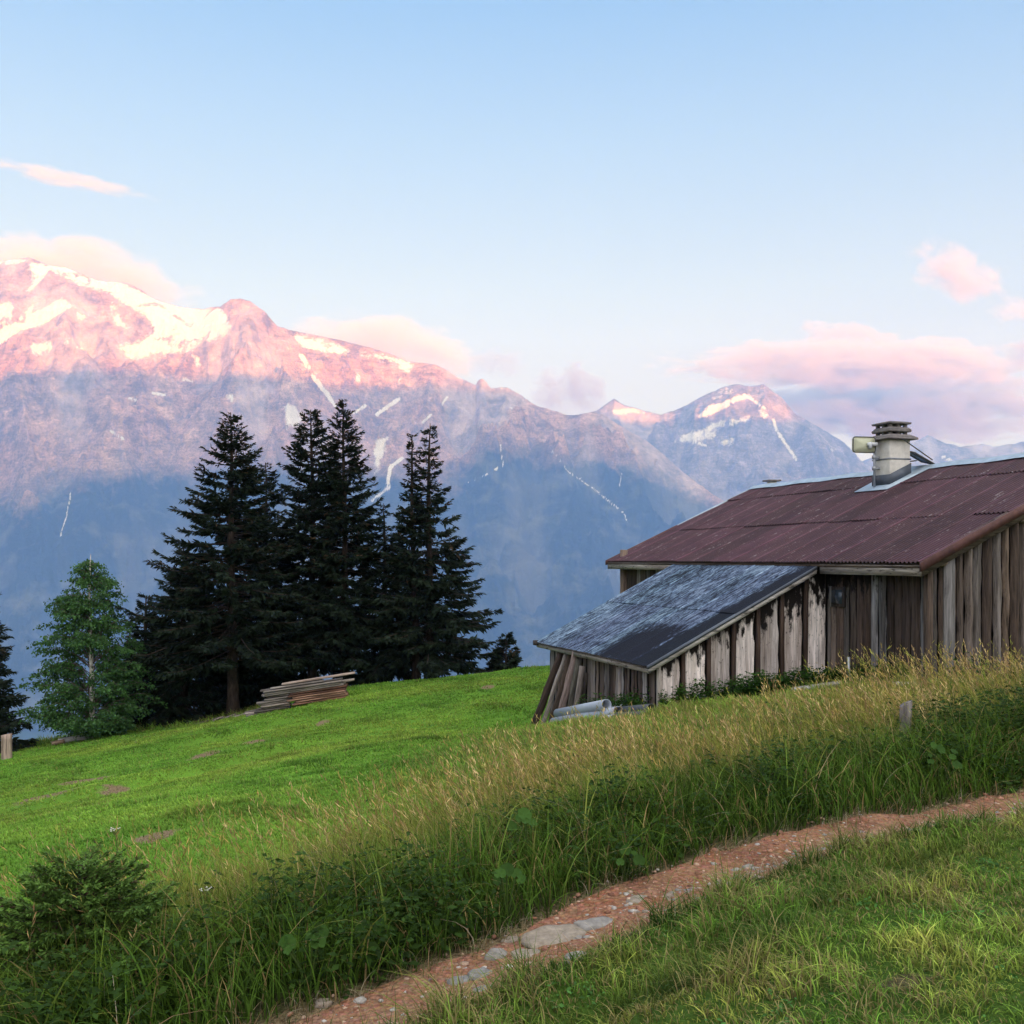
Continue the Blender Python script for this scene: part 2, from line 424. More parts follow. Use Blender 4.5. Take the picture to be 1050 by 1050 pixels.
def soil_at(x, y):
    s, _ = trail_s(x, y); r = np.exp(-(np.where(s > 0, s / 0.62, s / 0.40)) ** 4)
    for (px, py, ru, rv) in soilspots: r = np.maximum(r, np.exp(-(((x - px) / ru) ** 2 + ((y - py) / rv) ** 2)) * 0.85)
    return r
soil[nearm] = soil_at(V[nearm, 0], V[nearm, 1])
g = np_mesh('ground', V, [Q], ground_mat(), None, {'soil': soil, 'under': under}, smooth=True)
tag(g, 'green alpine pasture falling away to the left of the cabin', 'ground', kind='structure')

# ------------------------------------------------------------------ path
def path_mat():
    a = N('red_gravel_soil'); v = a.coord('Object')
    n1 = a.noise(v, 2.0, 5, 0.6); n2 = a.noise(v, 22, 5, 0.7)
    vo = a.n('TexVoronoi'); vo.inputs['Scale'].default_value = 34; a.l(v, vo.inputs['Vector'])
    vo2 = a.n('TexVoronoi'); vo2.inputs['Scale'].default_value = 80; a.l(v, vo2.inputs['Vector'])
    c = a.mix(a.ramp(n1, [(0.35, 0.0), (0.65, 1.0)]), (0.25, 0.090, 0.048), (0.30, 0.155, 0.095))
    c = a.mix(a.ramp(n2, [(0.4, 0.0), (0.7, 0.7)]), c, (0.42, 0.25, 0.16))
    n0 = a.noise(v, 0.9, 5, 0.62)
    c = a.mix(a.ramp(n0, [(0.45, 0.0), (0.70, 0.5)]), c, (0.31, 0.19, 0.125))
    c = a.mix(a.ramp(a.noise(v, 1.7, 4, 0.6), [(0.52, 0.0), (0.70, 0.7)]), c, (0.13, 0.058, 0.036))
    c = a.mix(0.42, c, a.mix(0.75, vo.outputs['Color'], (0.5, 0.5, 0.5)), 'OVERLAY')
    h = a.math('ADD', a.math('MULTIPLY', vo.outputs['Distance'], -1.0), a.math('MULTIPLY', vo2.outputs['Distance'], -0.5))
    c = a.mix(1.0, c, a.ramp(vo.outputs['Distance'], [(0.25, 1.05), (0.7, 0.72)]), 'MULTIPLY')
    return a.pbr(c, 0.95, normal=a.bump(h, 0.8, 0.03), spec=0.08)
TP = _resample(TRAIL, 520); tg = np.gradient(TP, axis=0); tg /= np.linalg.norm(tg, axis=1)[:, None]
nrm = np.stack([-tg[:, 1], tg[:, 0]], 1)
nc = 15; ar = np.arange(len(TP))
wl = 0.31 + 0.09 * perlin(ar * 0.09, 3.1) + 0.05 * perlin(ar * 0.35, 8.1); wr = 0.32 + 0.10 * perlin(ar * 0.07, 13.1) + 0.06 * perlin(ar * 0.3, 18.1)
_nar = np.interp(ar, [0, 210, 300, 400, 520], [1.05, 1.0, 0.85, 0.66, 0.6]); wl = wl * _nar; wr = wr * _nar
tt = np.linspace(-1, 1, nc)
off = np.where(tt[None] < 0, tt[None] * wr[:, None], tt[None] * wl[:, None])
PX = TP[:, None, :] + nrm[:, None, :] * off[..., None]
PZ = H(PX[..., 0], PX[..., 1]) + 0.014 + 0.010 * perlin(PX[..., 0] * 9, PX[..., 1] * 9) - 0.03 * (np.abs(tt[None]) > 0.98)
b = MB(); b.grid(np.concatenate([PX, PZ[..., None]], -1).reshape(-1, 3), len(TP), nc); po = b.build('path', path_mat(), None, True)
tag(po, 'reddish stony footpath climbing to the right through the grass', 'path', kind='structure')

# stones on the path
def stone_arrays(P, S, seed, cols):
    """many small irregular stones as one array set"""
    rg = np.random.default_rng(seed)
    bm = bmesh.new(); bmesh.ops.create_icosphere(bm, subdivisions=1, radius=1.0)
    bv = np.array([v.co for v in bm.verts]); bf = np.array([[v.index for v in f.verts] for f in bm.faces]); bm.free()
    n = len(P); m = len(bv)
    v = bv[None] * (1 + rg.uniform(-0.32, 0.32, (n, m, 1)))
    a = rg.uniform(0, 6.28, n); ca, sa = np.cos(a), np.sin(a)
    sx, sy, sz = S * rg.uniform(0.8, 1.5, n), S * rg.uniform(0.7, 1.1, n), S * rg.uniform(0.35, 0.7, n)
    x, y, z = v[..., 0] * sx[:, None], v[..., 1] * sy[:, None], v[..., 2] * sz[:, None]
    x, y = x * ca[:, None] - y * sa[:, None], x * sa[:, None] + y * ca[:, None]
    V = np.stack([x, y, z], -1) + P[:, None]
    T = (bf[None] + (np.arange(n) * m)[:, None, None]).reshape(-1, 3)
    C = np.repeat(cols, m, axis=0)
    return V.reshape(-1, 3), T, C
def stone_mat(name):
    a = N(name); n1 = a.noise(a.coord('Object'), 24, 6, 0.7)
    c = a.mix(1.0, a.attr('Col').outputs['Color'], a.ramp(n1, [(0.3, 0.6), (0.7, 1.25)]), 'MULTIPLY')
    return a.pbr(c, 0.9, normal=a.bump(n1, 0.6, 0.015), spec=0.15)
STONE = stone_mat('trail_stone')
n = 8500
k = RNG.uniform(20, 440, n); ki = k.astype(int)
o_ = np.clip(RNG.normal(0, 0.5, n), -1.05, 1.05); o_ = np.where(o_ < 0, o_ * wr[ki], o_ * wl[ki])
pxy = TP[ki] + nrm[ki] * o_[:, None] + RNG.uniform(-0.03, 0.03, (n, 2))
S = np.exp(RNG.normal(-5.05, 0.66, n)).clip(0.003, 0.03)
pz = H(pxy[:, 0], pxy[:, 1]) + 0.014
base = np.array([(0.36, 0.19, 0.125), (0.27, 0.125, 0.08), (0.42, 0.29, 0.21), (0.37, 0.34, 0.31)])[RNG.choice(4, n, p=(0.30, 0.30, 0.25, 0.15))] * RNG.uniform(0.55, 1.3, (n, 1))
# grey cobbles washed out along the lawn side of the lower path
k2 = RNG.uniform(150, 262, 420); k2i = k2.astype(int); o2 = -wr[k2i] * np.clip(RNG.normal(0.62, 0.30, 420), -0.2, 1.1)
q2 = TP[k2i] + nrm[k2i] * o2[:, None]; S2 = np.exp(RNG.normal(-4.1, 0.45, 420)).clip(0.008, 0.04)
b2_ = np.array([(0.27, 0.245, 0.22), (0.22, 0.21, 0.205), (0.30, 0.235, 0.185)])[RNG.choice(3, 420)] * RNG.uniform(0.75, 1.2, (420, 1))
pxy = np.vstack([pxy, q2]); pz = np.concatenate([pz, H(q2[:, 0], q2[:, 1]) + 0.010]); S = np.concatenate([S, S2]); base = np.vstack([base, b2_])
V, T, C = stone_arrays(np.column_stack([pxy, pz]), S, 3, base)
tag(np_mesh('path_gravel', V, [T], STONE, None, {'Col': C}), 'loose reddish gravel scattered over the footpath', 'gravel', kind='stuff')

# bigger bedrock slabs and cobbles set in the path
def rock(name, u, v, size, col, label, seed, group=None):
    p = ray_ground(u, v); rg = np.random.default_rng(seed)
    bm = bmesh.new(); bmesh.ops.create_icosphere(bm, subdivisions=3, radius=1.0)
    bv = np.array([q.co for q in bm.verts]); bf = np.array([[q.index for q in f.verts] for f in bm.faces]); bm.free()
    d = 1 + 0.35 * fbm(bv[:, 0] * 1.3 + seed, bv[:, 1] * 1.3, bv[:, 2] * 1.3, 4) + 0.06 * perlin(bv[:, 0] * 6 + seed, bv[:, 1] * 6, bv[:, 2] * 6)
    bv = bv * d[:, None]; bv[:, 2] = np.minimum(bv[:, 2], 0.55 + 0.15 * fbm(bv[:, 0] * 3, bv[:, 1] * 3, seed, 3))
    a = rg.uniform(0.2, 1.0); ca, sa = math.cos(a), math.sin(a); bv = bv * np.array(size)
    bv = np.column_stack([bv[:, 0] * ca - bv[:, 1] * sa, bv[:, 0] * sa + bv[:, 1] * ca, bv[:, 2]])
    cc = np.tile(np.array(col), (len(bv), 1)) * (1 + 0.25 * fbm(bv[:, 0] * 9, bv[:, 1] * 9, seed, 3))[:, None]
    o = np_mesh(name, bv, [bf], STONE, None, {'Col': cc}, True, loc=(p.x, p.y, p.z + size[2] * 0.12))
    return tag(o, label, 'rock', group)
GRY = (0.235, 0.215, 0.195); TAN = (0.26, 0.215, 0.17); SLT = (0.20, 0.19, 0.18)
G_ = 'stones set in the footpath'
rock('bedrock_slab', 568, 966, (0.20, 0.13, 0.06), TAN, 'largest pale bedrock slab flush with the red footpath', 1, G_)
rock('flat_rock', 612, 952, (0.13, 0.08, 0.05), GRY, 'flat grey rock just uphill of the largest pale slab', 2, G_)
rock('flat_rock', 540, 983, (0.085, 0.06, 0.045), TAN, 'tan cobble touching the downhill side of the largest pale slab', 3, G_)
rock('flat_rock', 508, 984, (0.075, 0.05, 0.05), GRY, 'rounded grey cobble below the pale slab on the path', 4, G_)
rock('flat_rock', 492, 1003, (0.07, 0.05, 0.045), SLT, 'bluish slate cobble at the grassy edge of the path', 5, G_)
rock('flat_rock', 470, 1010, (0.06, 0.045, 0.04), SLT, 'lowest bluish slate cobble of the cluster on the path', 6, G_)
rock('flat_rock', 524, 966, (0.055, 0.04, 0.03), TAN, 'small tan stone on the weed side of the pale slab', 7, G_)
rock('flat_rock', 498, 1018, (0.06, 0.045, 0.03), GRY, 'small grey stone half sunk under the grass edge of the path', 8, G_)
rock('flat_rock', 655, 925, (0.09, 0.06, 0.03), TAN, 'low tan stone on the path further uphill alone', 9, G_)
rock('flat_rock', 590, 985, (0.07, 0.045, 0.04), GRY, 'grey stone between the largest slab and the lawn', 10, G_)
rock('flat_rock', 332, 1032, (0.04, 0.03, 0.03), TAN, 'small pale stone at the bottom left end of the path', 12, G_)

# ------------------------------------------------------------------ far mountains
def pip(poly, x, y):
    ins = np.zeros(x.shape, bool); P = np.asarray(poly, float); q = np.roll(P, -1, 0)
    for (x0, y0), (x1, y1) in zip(P, q):
        if y0 == y1: continue
        c = ((y0 > y) != (y1 > y)) & (x < (x1 - x0) * (y - y0) / (y1 - y0) + x0); ins ^= c
    return ins
def seg_dist(x, y, pts):
    d = np.full(x.shape, 1e9)
    for (a, b_) in zip(pts[:-1], pts[1:]):
        ax, ay = a; bx, by = b_; L = (bx - ax) ** 2 + (by - ay) ** 2
        t = np.clip(((x - ax) * (bx - ax) + (y - ay) * (by - ay)) / L, 0, 1)
        d = np.minimum(d, np.hypot(x - ax - t * (bx - ax), y - ay - t * (by - ay)))
    return d
def c1(p): return [(x / 3, 240 + y / 3) for x, y in p]
def c2(p): return [(300 + x / 3, 300 + y / 3) for x, y in p]
def c3(p): return [(600 + x / 2.3333, 240 + y / 2.3333) for x, y in p]

def mountain_mat(name, rock_a, rock_b, wood_c):
    a = N(name); v = a.coord('Object', (0.001, 0.001, 0.001))
    n1 = a.noise(v, 2.2, 8, 0.65); n2 = a.noise(v, 14, 8, 0.7)
    n3 = a.noise(a.coord('Object', (0.001, 0.001, 0.006)), 9, 6, 0.65)
    c = a.mix(a.ramp(n1, [(0.35, 0.0), (0.65, 1.0)]), rock_a, rock_b)
    c = a.mix(1.0, c, a.ramp(n2, [(0.3, 0.55), (0.7, 1.4)]), 'MULTIPLY')
    c = a.mix(1.0, c, a.ramp(n3, [(0.35, 0.75), (0.65, 1.2)]), 'MULTIPLY')
    n6 = a.noise(v, 60, 7, 0.72)
    c = a.mix(1.0, c, a.ramp(n6, [(0.34, 0.55), (0.64, 1.35)]), 'MULTIPLY')
    scr = a.attr('scree').outputs['Fac']
    c = a.mix(a.math('MULTIPLY', scr, 0.75), c, (0.44, 0.36, 0.34))
    c = a.mix(1.0, c, a.ramp(a.noise(v, 5.5, 9, 0.72), [(0.36, 0.45), (0.62, 1.25)]), 'MULTIPLY')
    fo = a.attr('forest').outputs['Fac']
    fm = a.ramp(a.math('ADD', fo, a.math('MULTIPLY', a.math('SUBTRACT', n2, 0.5), 1.4)), [(0.22, 0.0), (0.85, 1.0)])
    wc = a.mix(a.ramp(a.noise(v, 45, 5, 0.7), [(0.35, 0.0), (0.7, 1.0)]), wood_c, tuple(q * 2.2 for q in wood_c))
    n5 = a.noise(a.coord('Object', (0.001, 0.001, 0.0016)), 3.1, 7, 0.62, 0.5)
    wc = a.mix(a.ramp(n5, [(0.50, 0.0), (0.66, 0.85)]), wc, (0.12, 0.12, 0.09))
    wc = a.mix(a.math('MULTIPLY', scr, 0.45), wc, (0.17, 0.16, 0.14))
    c = a.mix(fm, c, wc)
    sn = a.attr('snow').outputs['Fac']
    nn = a.noise(v, 30, 6, 0.7)
    sm = a.ramp(a.math('ADD', sn, a.math('MULTIPLY', a.math('SUBTRACT', nn, 0.5), 1.7)), [(0.36, 0.0), (0.78, 1.0)])
    c = a.mix(sm, c, (0.72, 0.67, 0.56))
    return a.pbr(c, 0.9, normal=a.bump(a.math('ADD', n2, a.math('MULTIPLY', n6, 0.4)), 0.7, 70), spec=0.1)

def mountain(name, sil, u0, u1, du, D0, base_y, zb, rows, seed, mat, snow_polys, snow_lines, forest_line, label, amp=400, prof=1.18, dvar=500, back=1100):
    U = np.arange(u0, u1 + du, du); su = np.array(sil, float)
    vr = np.interp(U, su[:, 0], su[:, 1]) + 1.1 * fbm(U * 0.16, seed * 1.7, 0.0, 4) + 0.7 * perlin(U * 0.6, seed)
    Dr = D0 + dvar * fbm(U * 0.006, seed + 4.4, 0.0, 3)
    xr = (U - CU) / F * Dr; zr = -(vr - HOR) / F * Dr
    T = np.concatenate([np.linspace(0, 1, rows), 1 + np.linspace(0, 1, 26)[1:] ** 1.3])
    Y0 = base_y + 350 * perlin(U * 0.008, seed + 9.0)
    TT, UU = np.meshgrid(T, np.arange(len(U)), indexing='ij')
    tf = np.clip(TT, 0, 1)
    yy = Y0[UU] + (Dr[UU] - Y0[UU]) * tf + np.maximum(TT - 1, 0) * back
    k = ((U - CU) / F)[UU]; xx = k * yy
    cross = xx
    wx = 55 * fbm(xx / 2600 + seed, yy / 2600, 0.0, 3)
    gul = ridged((U[UU] + wx + 90 * tf * np.sin(U[UU] * 0.006 + seed)) * 0.0085, tf * 1.5 + seed + wx * 0.006, 0.0, 5)       # spurs and couloirs running down the face
    rough = ridged(xx / 1500 + seed, yy / 1500, 0.0, 7) + 0.5 * fbm(xx / 300, yy / 300, seed, 5)
    env = np.clip((1 - tf) * 7, 0, 1) * np.clip(tf * 5, 0.15, 1)
    zz = zb + (zr[UU] - zb) * tf ** prof
    zz = zz + env * (0.62 * amp * (gul - 0.9) + amp * 0.75 * (rough - 0.9))
    zz = zz + np.clip((1 - tf) * 30, 0, 1) * 22 * fbm(xx / 120, yy / 120, seed, 4)
    zz = np.where(TT > 1, zr[UU] - np.maximum(TT - 1, 0) * (900 + 0.5 * zr[UU]) + 60 * fbm(xx / 400, yy / 400, seed, 4) * np.clip((TT - 1) * 5, 0, 1), zz)
    zz = np.maximum(zz, zb - 20)
    pu = CU + F * xx / yy; pv = HOR - F * zz / yy
    w1 = fbm(xx / 260, yy / 260, zz / 260, 4) * 3.0; w2 = fbm(xx / 260 + 40, yy / 260, zz / 260, 4) * 3.0
    su_, sv_ = pu + w1, pv + w2
    snow = np.zeros(pu.shape)
    rj = np.random.default_rng(5)
    for p in snow_polys:
        acc = np.zeros(pu.shape); pp = np.array(p)
        box = (su_ > pp[:, 0].min() - 8) & (su_ < pp[:, 0].max() + 8) & (sv_ > pp[:, 1].min() - 8) & (sv_ < pp[:, 1].max() + 8)
        for q_ in range(8): acc[box] += pip(p, su_[box] + rj.normal() * 3.2, sv_[box] + rj.normal() * 2.4)
        snow = np.maximum(snow, acc / 8)
    brk = ridged(xx / 420, yy / 420, zz / 420 + seed, 4)
    snow = snow * (1 - 0.55 * sstep(1.15, 1.5, brk))
    hi = sstep(470, 400, pv) if False else (1 - sstep(395, 470, pv))
    snow = np.maximum(snow, 0.62 * sstep(0.42, 0.22, gul) * 0 + hi * 0.60 * (1 - sstep(0.20, 0.42, gul + 0.35 * (brk - 0.9) + 0.25)) )
    scree = np.clip(1 - sstep(0.35, 0.95, gul + 0.3 * fbm(xx / 500, yy / 500, zz / 500, 4)), 0, 1)
    for p, wd in snow_lines: snow = np.maximum(snow, 1 - sstep(wd * 0.5, wd * 1.4, seg_dist(pu + w1 * 0.5, pv + w2 * 0.5, p)))
    snow = np.where(TT > 1.0, 0.75, snow)
    fl = np.array(forest_line, float)
    forest = sstep(-30, 40, pv - np.interp(pu, fl[:, 0], fl[:, 1]) + 26 * fbm(xx / 900, yy / 900, zz / 900, 5))
    V = np.stack([xx, yy, zz], -1).reshape(-1, 3); nu, nv = TT.shape
    i = np.arange(nu - 1)[:, None] * nv; j = np.arange(nv - 1)[None]
    Q = np.stack([i + j, i + j + 1, i + nv + j + 1, i + nv + j], -1).reshape(-1, 4)
    o = np_mesh(name, V, [Q], mat, None, {'snow': snow.ravel(), 'forest': forest.ravel(), 'scree': scree.ravel()}, True)
    return tag(o, label, 'mountain', kind='structure')

SIL1 = [(-300, 330), (-200, 300), (-90, 285), (-30, 270), (0, 268), (14, 266), (30, 264), (50, 272), (67, 274), (100, 288), (130, 290), (143, 296), (160, 308), (186, 315), (205, 317),
        (226, 314), (236, 307), (246, 306), (257, 309), (272, 320), (284, 334), (296, 338), (320, 343), (350, 349), (385, 358), (400, 363), (420, 371), (433, 372), (447, 374), (457, 379), (470, 387), (482, 392),
        (488, 395), (490, 390), (494, 388), (498, 391), (503, 398), (512, 397), (520, 397), (527, 401), (534, 405), (545, 413), (553, 417), (568, 421), (583, 426), (594, 425), (607, 422), (618, 425), (632, 434),
        (647, 443), (662, 451), (680, 466), (700, 484), (730, 506), (770, 530), (820, 560), (900, 600)]
sp1 = [c1([(90, 85), (200, 95), (390, 150), (470, 190), (560, 222), (680, 222), (718, 300), (640, 330), (560, 360), (470, 375), (400, 385), (345, 345), (430, 330), (478, 290), (440, 245), (330, 180), (240, 150), (150, 110)]),
       c1([(-90, 60), (0, 70), (90, 80), (20, 95), (-90, 110)]), c1([(75, 85), (150, 95), (120, 140), (90, 170), (60, 195), (100, 130)]), c1([(-40, 215), (50, 215), (45, 260), (-40, 300)]),
       c1([(-40, 345), (0, 290), (60, 260), (110, 195), (100, 240), (160, 215), (200, 190), (225, 220), (190, 250), (120, 280), (70, 290), (20, 330)]),
       c1([(330, 205), (345, 215), (370, 270), (400, 285), (385, 292), (345, 275)]), c1([(180, 330), (215, 315), (205, 342)]), c1([(225, 235), (265, 245), (270, 265), (240, 260)]),
       c1([(700, 500), (725, 500), (722, 525), (706, 520)]), c1([(862, 510), (880, 508), (935, 550), (915, 590), (880, 605), (875, 570)]),
       c1([(905, 305), (960, 315), (1050, 345), (1050, 367), (980, 352), (930, 327)]), c1([(580, 365), (600, 370), (620, 415), (595, 410)]),
       c1([(80, 340), (150, 330), (165, 360), (100, 375)]),
       c2([(10, 130), (60, 140), (150, 165), (185, 180), (170, 192), (90, 182), (40, 167)]), c2([(200, 178), (330, 205), (370, 215), (360, 238), (325, 240), (320, 220), (205, 192)]), c2([(190, 245), (210, 260), (205, 280), (188, 275)]),
       c2([(255, 450), (300, 443), (288, 470), (292, 495), (272, 520), (264, 575), (256, 540), (252, 490)]), c2([(664, 343), (688, 350), (692, 360), (670, 355)]), c2([(318, 262), (328, 262), (322, 290), (314, 288)])]
sl1 = [(c1([(925, 375), (947, 408)]), 2.0), (c1([(960, 435), (978, 450), (992, 472), (1015, 500), (1030, 528)]), 1.8), (c2([(30, 195), (50, 230)]), 2.0), (c2([(60, 255), (85, 290), (130, 345)]), 1.9), (c2([(326, 325), (260, 377)]), 2.3), (c2([(225, 350), (188, 372)]), 1.5),
       (c2([(340, 510), (300, 540), (294, 585)]), 2.0), (c2([(300, 600), (244, 640)]), 1.6), (c2([(425, 375), (402, 398)]), 1.5), (c2([(475, 322), (460, 345)]), 1.2), (c1([(470, 488), (505, 495)]), 1.6), (c1([(400, 505), (420, 512)]), 1.4), (c1([(560, 445), (590, 450)]), 1.3), (c1([(235, 350), (255, 352)]), 1.3),
       (c2([(800, 490), (850, 550), (920, 600), (1020, 680), (1030, 706)]), 0.55), (c2([(1015, 545), (1005, 600)]), 0.4), (c2([(640, 470), (648, 530), (600, 560), (540, 585)]), 0.45), (c1([(340, 605), (380, 632)]), 1.3), ([(72, 505), (68, 530), (62, 550)], 0.5)]
fl1 = [(-300, 520), (0, 508), (30, 500), (60, 486), (100, 472), (150, 465), (200, 478), (260, 474), (330, 470), (400, 478), (440, 488), (470, 470), (500, 440), (540, 455), (570, 470), (600, 460), (640, 470), (680, 480), (900, 620)]
M1 = mountain_mat('massif_rock', (0.40, 0.225, 0.145), (0.46, 0.30, 0.215), (0.012, 0.018, 0.020))
mountain('snowy_mountain', SIL1, -280, 880, 1.15, 8900, 6000, -1020, 330, 3.0, M1, sp1, sl1, fl1, 'long massif with sunlit glacier and rock above blue forested slopes')
SIL2 = [(520, 470), (560, 450), (600, 426), (612, 421), (619, 416), (626, 411), (630, 408), (636, 413), (647, 417), (662, 421), (677, 425), (690, 421), (703, 416), (715, 409), (729, 402), (744, 396), (757, 394), (770, 396), (784, 394), (792, 401), (802, 408), (814, 423), (826, 430), (840, 438), (853, 446), (866, 454), (878, 466), (890, 480), (930, 505), (1000, 545), (1100, 590)]
sp2 = [c3([(298, 386), (350, 366), (362, 375), (300, 396)]), c3([(260, 437), (290, 410), (385, 380), (390, 390), (330, 412), (275, 440)]), c3([(203, 492), (250, 470), (330, 442), (397, 429), (392, 438), (300, 467), (242, 482), (312, 470), (314, 480), (240, 494), (210, 495)]),
       c3([(320, 497), (366, 479), (352, 500), (330, 505)]), c3([(418, 408), (445, 430), (440, 442), (424, 432)]), c3([(55, 415), (110, 412), (150, 425), (60, 428)]), c3([(575, 508), (605, 512), (590, 520)])]
sl2 = [(c3([(452, 445), (458, 470), (470, 490), (505, 540)]), 1.5), (c3([(380, 385), (430, 415)]), 1.6), (c3([(260, 498), (290, 505)]), 1.2)]
M2 = mountain_mat('peak_rock', (0.21, 0.17, 0.185), (0.28, 0.225, 0.22), (0.02, 0.03, 0.02))
mountain('rocky_mountain', SIL2, 500, 1060, 1.2, 11000, 7400, -1010, 220, 8.0, M2, sp2, sl2, [(500, 520), (700, 500), (800, 540), (900, 540), (1060, 560)], 'pointed peak streaked with snow left of the chimney', amp=300, dvar=250, back=900)
SIL3 = [(840, 480), (880, 474), (915, 462), (940, 452), (951, 446), (960, 450), (969, 454), (985, 458), (1007, 455), (1020, 458), (1050, 453), (1090, 446), (1150, 452), (1250, 440), (1330, 470)]
mountain('distant_ridge', SIL3, 850, 1320, 2.2, 11400, 8800, -1000, 110, 14.0, M2, [], [(([(965, 466), (980, 476)]), 1.2)], [(800, 560), (1400, 560)], 'faint blue far ridge at right under the cloud bank', amp=220, dvar=100, back=600)

# unseen range added behind the camera to keep low sun off all but summits
q = SD; side = Vector((-q.y, q.x, 0))
ns, nt_ = 260, 14; L = np.linspace(-42000, 42000, ns); Tn = np.linspace(-1, 1, nt_)
LL, TN = np.meshgrid(L, Tn, indexing='ij')
top = 2545 + 50 * fbm(LL / 2600, 0.2, 0.0, 5)
zz = top * (1 - np.abs(TN)) ** 0.9 - 950 * np.abs(TN) ** 0.6 + (np.abs(TN) > 0.05) * 260 * fbm(LL / 1500, TN * 3, 1.0, 5) * (1 - np.abs(TN))
XX = q.x * (12000 + TN * 3600) + side.x * LL; YY = q.y * (12000 + TN * 3600) + side.y * LL
b = MB(); b.grid(np.stack([XX, YY, zz], -1).reshape(-1, 3), ns, nt_); bo = b.build('sun_block_range', m_plain('block_range_rock', (0.09, 0.10, 0.08), 0.95, var=0.4, scale=0.001), None, True)
tag(bo, 'unseen mountain range added behind the viewer to block the low sun', 'mountain', kind='structure')

# ------------------------------------------------------------------ haze
HAZE_D = 9.4e-5
hm = N('valley_air'); pv = hm.n('VolumePrincipled'); pv.inputs['Color'].default_value = (0.255, 0.475, 1.0, 1)
pv.inputs['Absorption Color'].default_value = (1, 1, 1, 1); pv.inputs['Density'].default_value = HAZE_D; pv.inputs['Anisotropy'].default_value = 0.0
hm.l(pv.outputs[0], hm.out.inputs['Volume'])
b = MB(); b.box((0, (12900 - 1600) / 2, (2760 - 1080) / 2), (19600, 12900 + 1600, 2760 + 1080)); hz = b.build('haze', hm.m)
tag(hz, 'thin blue evening air filling the valley', 'haze', kind='stuff')

# ------------------------------------------------------------------ clouds, all beyond the haze
def cloud_mat(name, dens, scale, thr, soft, stretch, seed, fall=1.0, col=(0.8, 0.7, 0.7)):
    a = N(name); tcn = a.n('TexCoord')
    mp = a.n('Mapping'); mp.inputs['Scale'].default_value = stretch; mp.inputs['Location'].default_value = (seed * 3.7, seed * 1.3, seed * 2.1)
    a.l(tcn.outputs['Object'], mp.inputs['Vector'])
    nz = a.noise(mp.outputs[0], scale, 7, 0.58, 0.4)
    ln = a.n('VectorMath', operation='LENGTH'); a.l(tcn.outputs['Object'], ln.inputs[0])
    r2 = a.math('MULTIPLY', ln.outputs['Value'], ln.outputs['Value'])
    edge = a.math('SUBTRACT', 1.0, r2, True)
    e = a.math('MULTIPLY', a.math('SUBTRACT', edge, 0.55), fall)
    d = a.math('SUBTRACT', a.math('ADD', nz, e), thr)
    d = a.math('DIVIDE', d, soft, True)
    d = a.math('MULTIPLY', d, a.math('MULTIPLY', edge, 3.0, True))
    vp = a.n('VolumePrincipled'); vp.inputs['Color'].default_value = (*col, 1); vp.inputs['Anisotropy'].default_value = 0.1
    a.l(a.math('MULTIPLY', d, dens), vp.inputs['Density'])
    a.l(vp.outputs[0], a.out.inputs['Volume'])
    a.m.cycles.volume_step_rate = 0.35 if hasattr(a.m.cycles, 'volume_step_rate') else 1
    return a.m
def cloud(u0, v0, u1, v1, D, depth, label, dens=0.004, scale=1.6, thr=0.42, soft=0.3, seed=1, tilt=0.0, fall=0.55, col=(0.8, 0.7, 0.7)):
    c = at((u0 + u1) / 2, (v0 + v1) / 2, D); sx = (u1 - u0) / 2 / F * D; sz = (v1 - v0) / 2 / F * D
    bm = bmesh.new(); bmesh.ops.create_icosphere(bm, subdivisions=3, radius=1.0)
    me = bpy.data.meshes.new('cloud'); bm.to_mesh(me); bm.free()
    k = sx / sz
    me.materials.append(cloud_mat('cloud_vapour', dens, scale, thr, soft, (k ** 0.45, 0.8 * (depth / sz) ** 0.6, 1.0), seed, fall, col))
    o = link(bpy.data.objects.new('cloud', me)); o.location = c; o.scale = (sx, depth, sz); o.rotation_euler = (0, R(tilt), 0)
    return tag(o, label, 'cloud')
PINK = (0.70, 0.62, 0.59); CREAM = (0.78, 0.68, 0.50); GREYC = (0.52, 0.50, 0.55)
cloud(615, 338, 1150, 410, 14500, 900, 'long pink topped cloud bank above the pointed peak at right', 0.0085, 2.7, 0.485, 0.30, 1, fall=0.50, col=PINK)
cloud(650, 366, 1200, 470, 15800, 900, 'grey lavender lower cloud bank behind the chimney', 0.0085, 2.9, 0.485, 0.32, 2, fall=0.48, col=GREYC)  # self-shade of this bank is put into its grey colour
cloud(-130, 232, 250, 332, 14200, 600, 'cream cap cloud sitting over the snowy summit at left', 0.0075, 1.6, 0.43, 0.45, 3, tilt=7, fall=0.5, col=CREAM)
cloud(270, 310, 515, 402, 14200, 500, 'cream cloud hugging the ridge between the two snowy slopes', 0.0075, 1.6, 0.43, 0.45, 4, tilt=5, fall=0.5, col=CREAM)
cloud(905, 246, 1060, 314, 15000, 350, 'small pink puff high at the right edge', 0.0085, 2.0, 0.48, 0.42, 5, tilt=20, fall=0.45, col=PINK)
cloud(795, 326, 940, 360, 15000, 300, 'small pink cloud just above the long cloud bank', 0.0095, 1.9, 0.48, 0.40, 6, tilt=6, fall=0.45, col=PINK)
cloud(526, 360, 645, 440, 14000, 300, 'small ragged grey cloud behind the saddle', 0.0100, 2.2, 0.48, 0.35, 7, fall=0.45, col=GREYC)
cloud(-60, 170, 196, 196, 15000, 160, 'thin white streak of cloud high at left', 0.0080, 1.5, 0.46, 0.42, 8, tilt=11.5, fall=0.45, col=CREAM)
cloud(1000, 300, 1090, 336, 15000, 220, 'faint pink wisp below the high puff at the right edge', 0.005, 1.9, 0.47, 0.4, 9, fall=0.45, col=PINK)
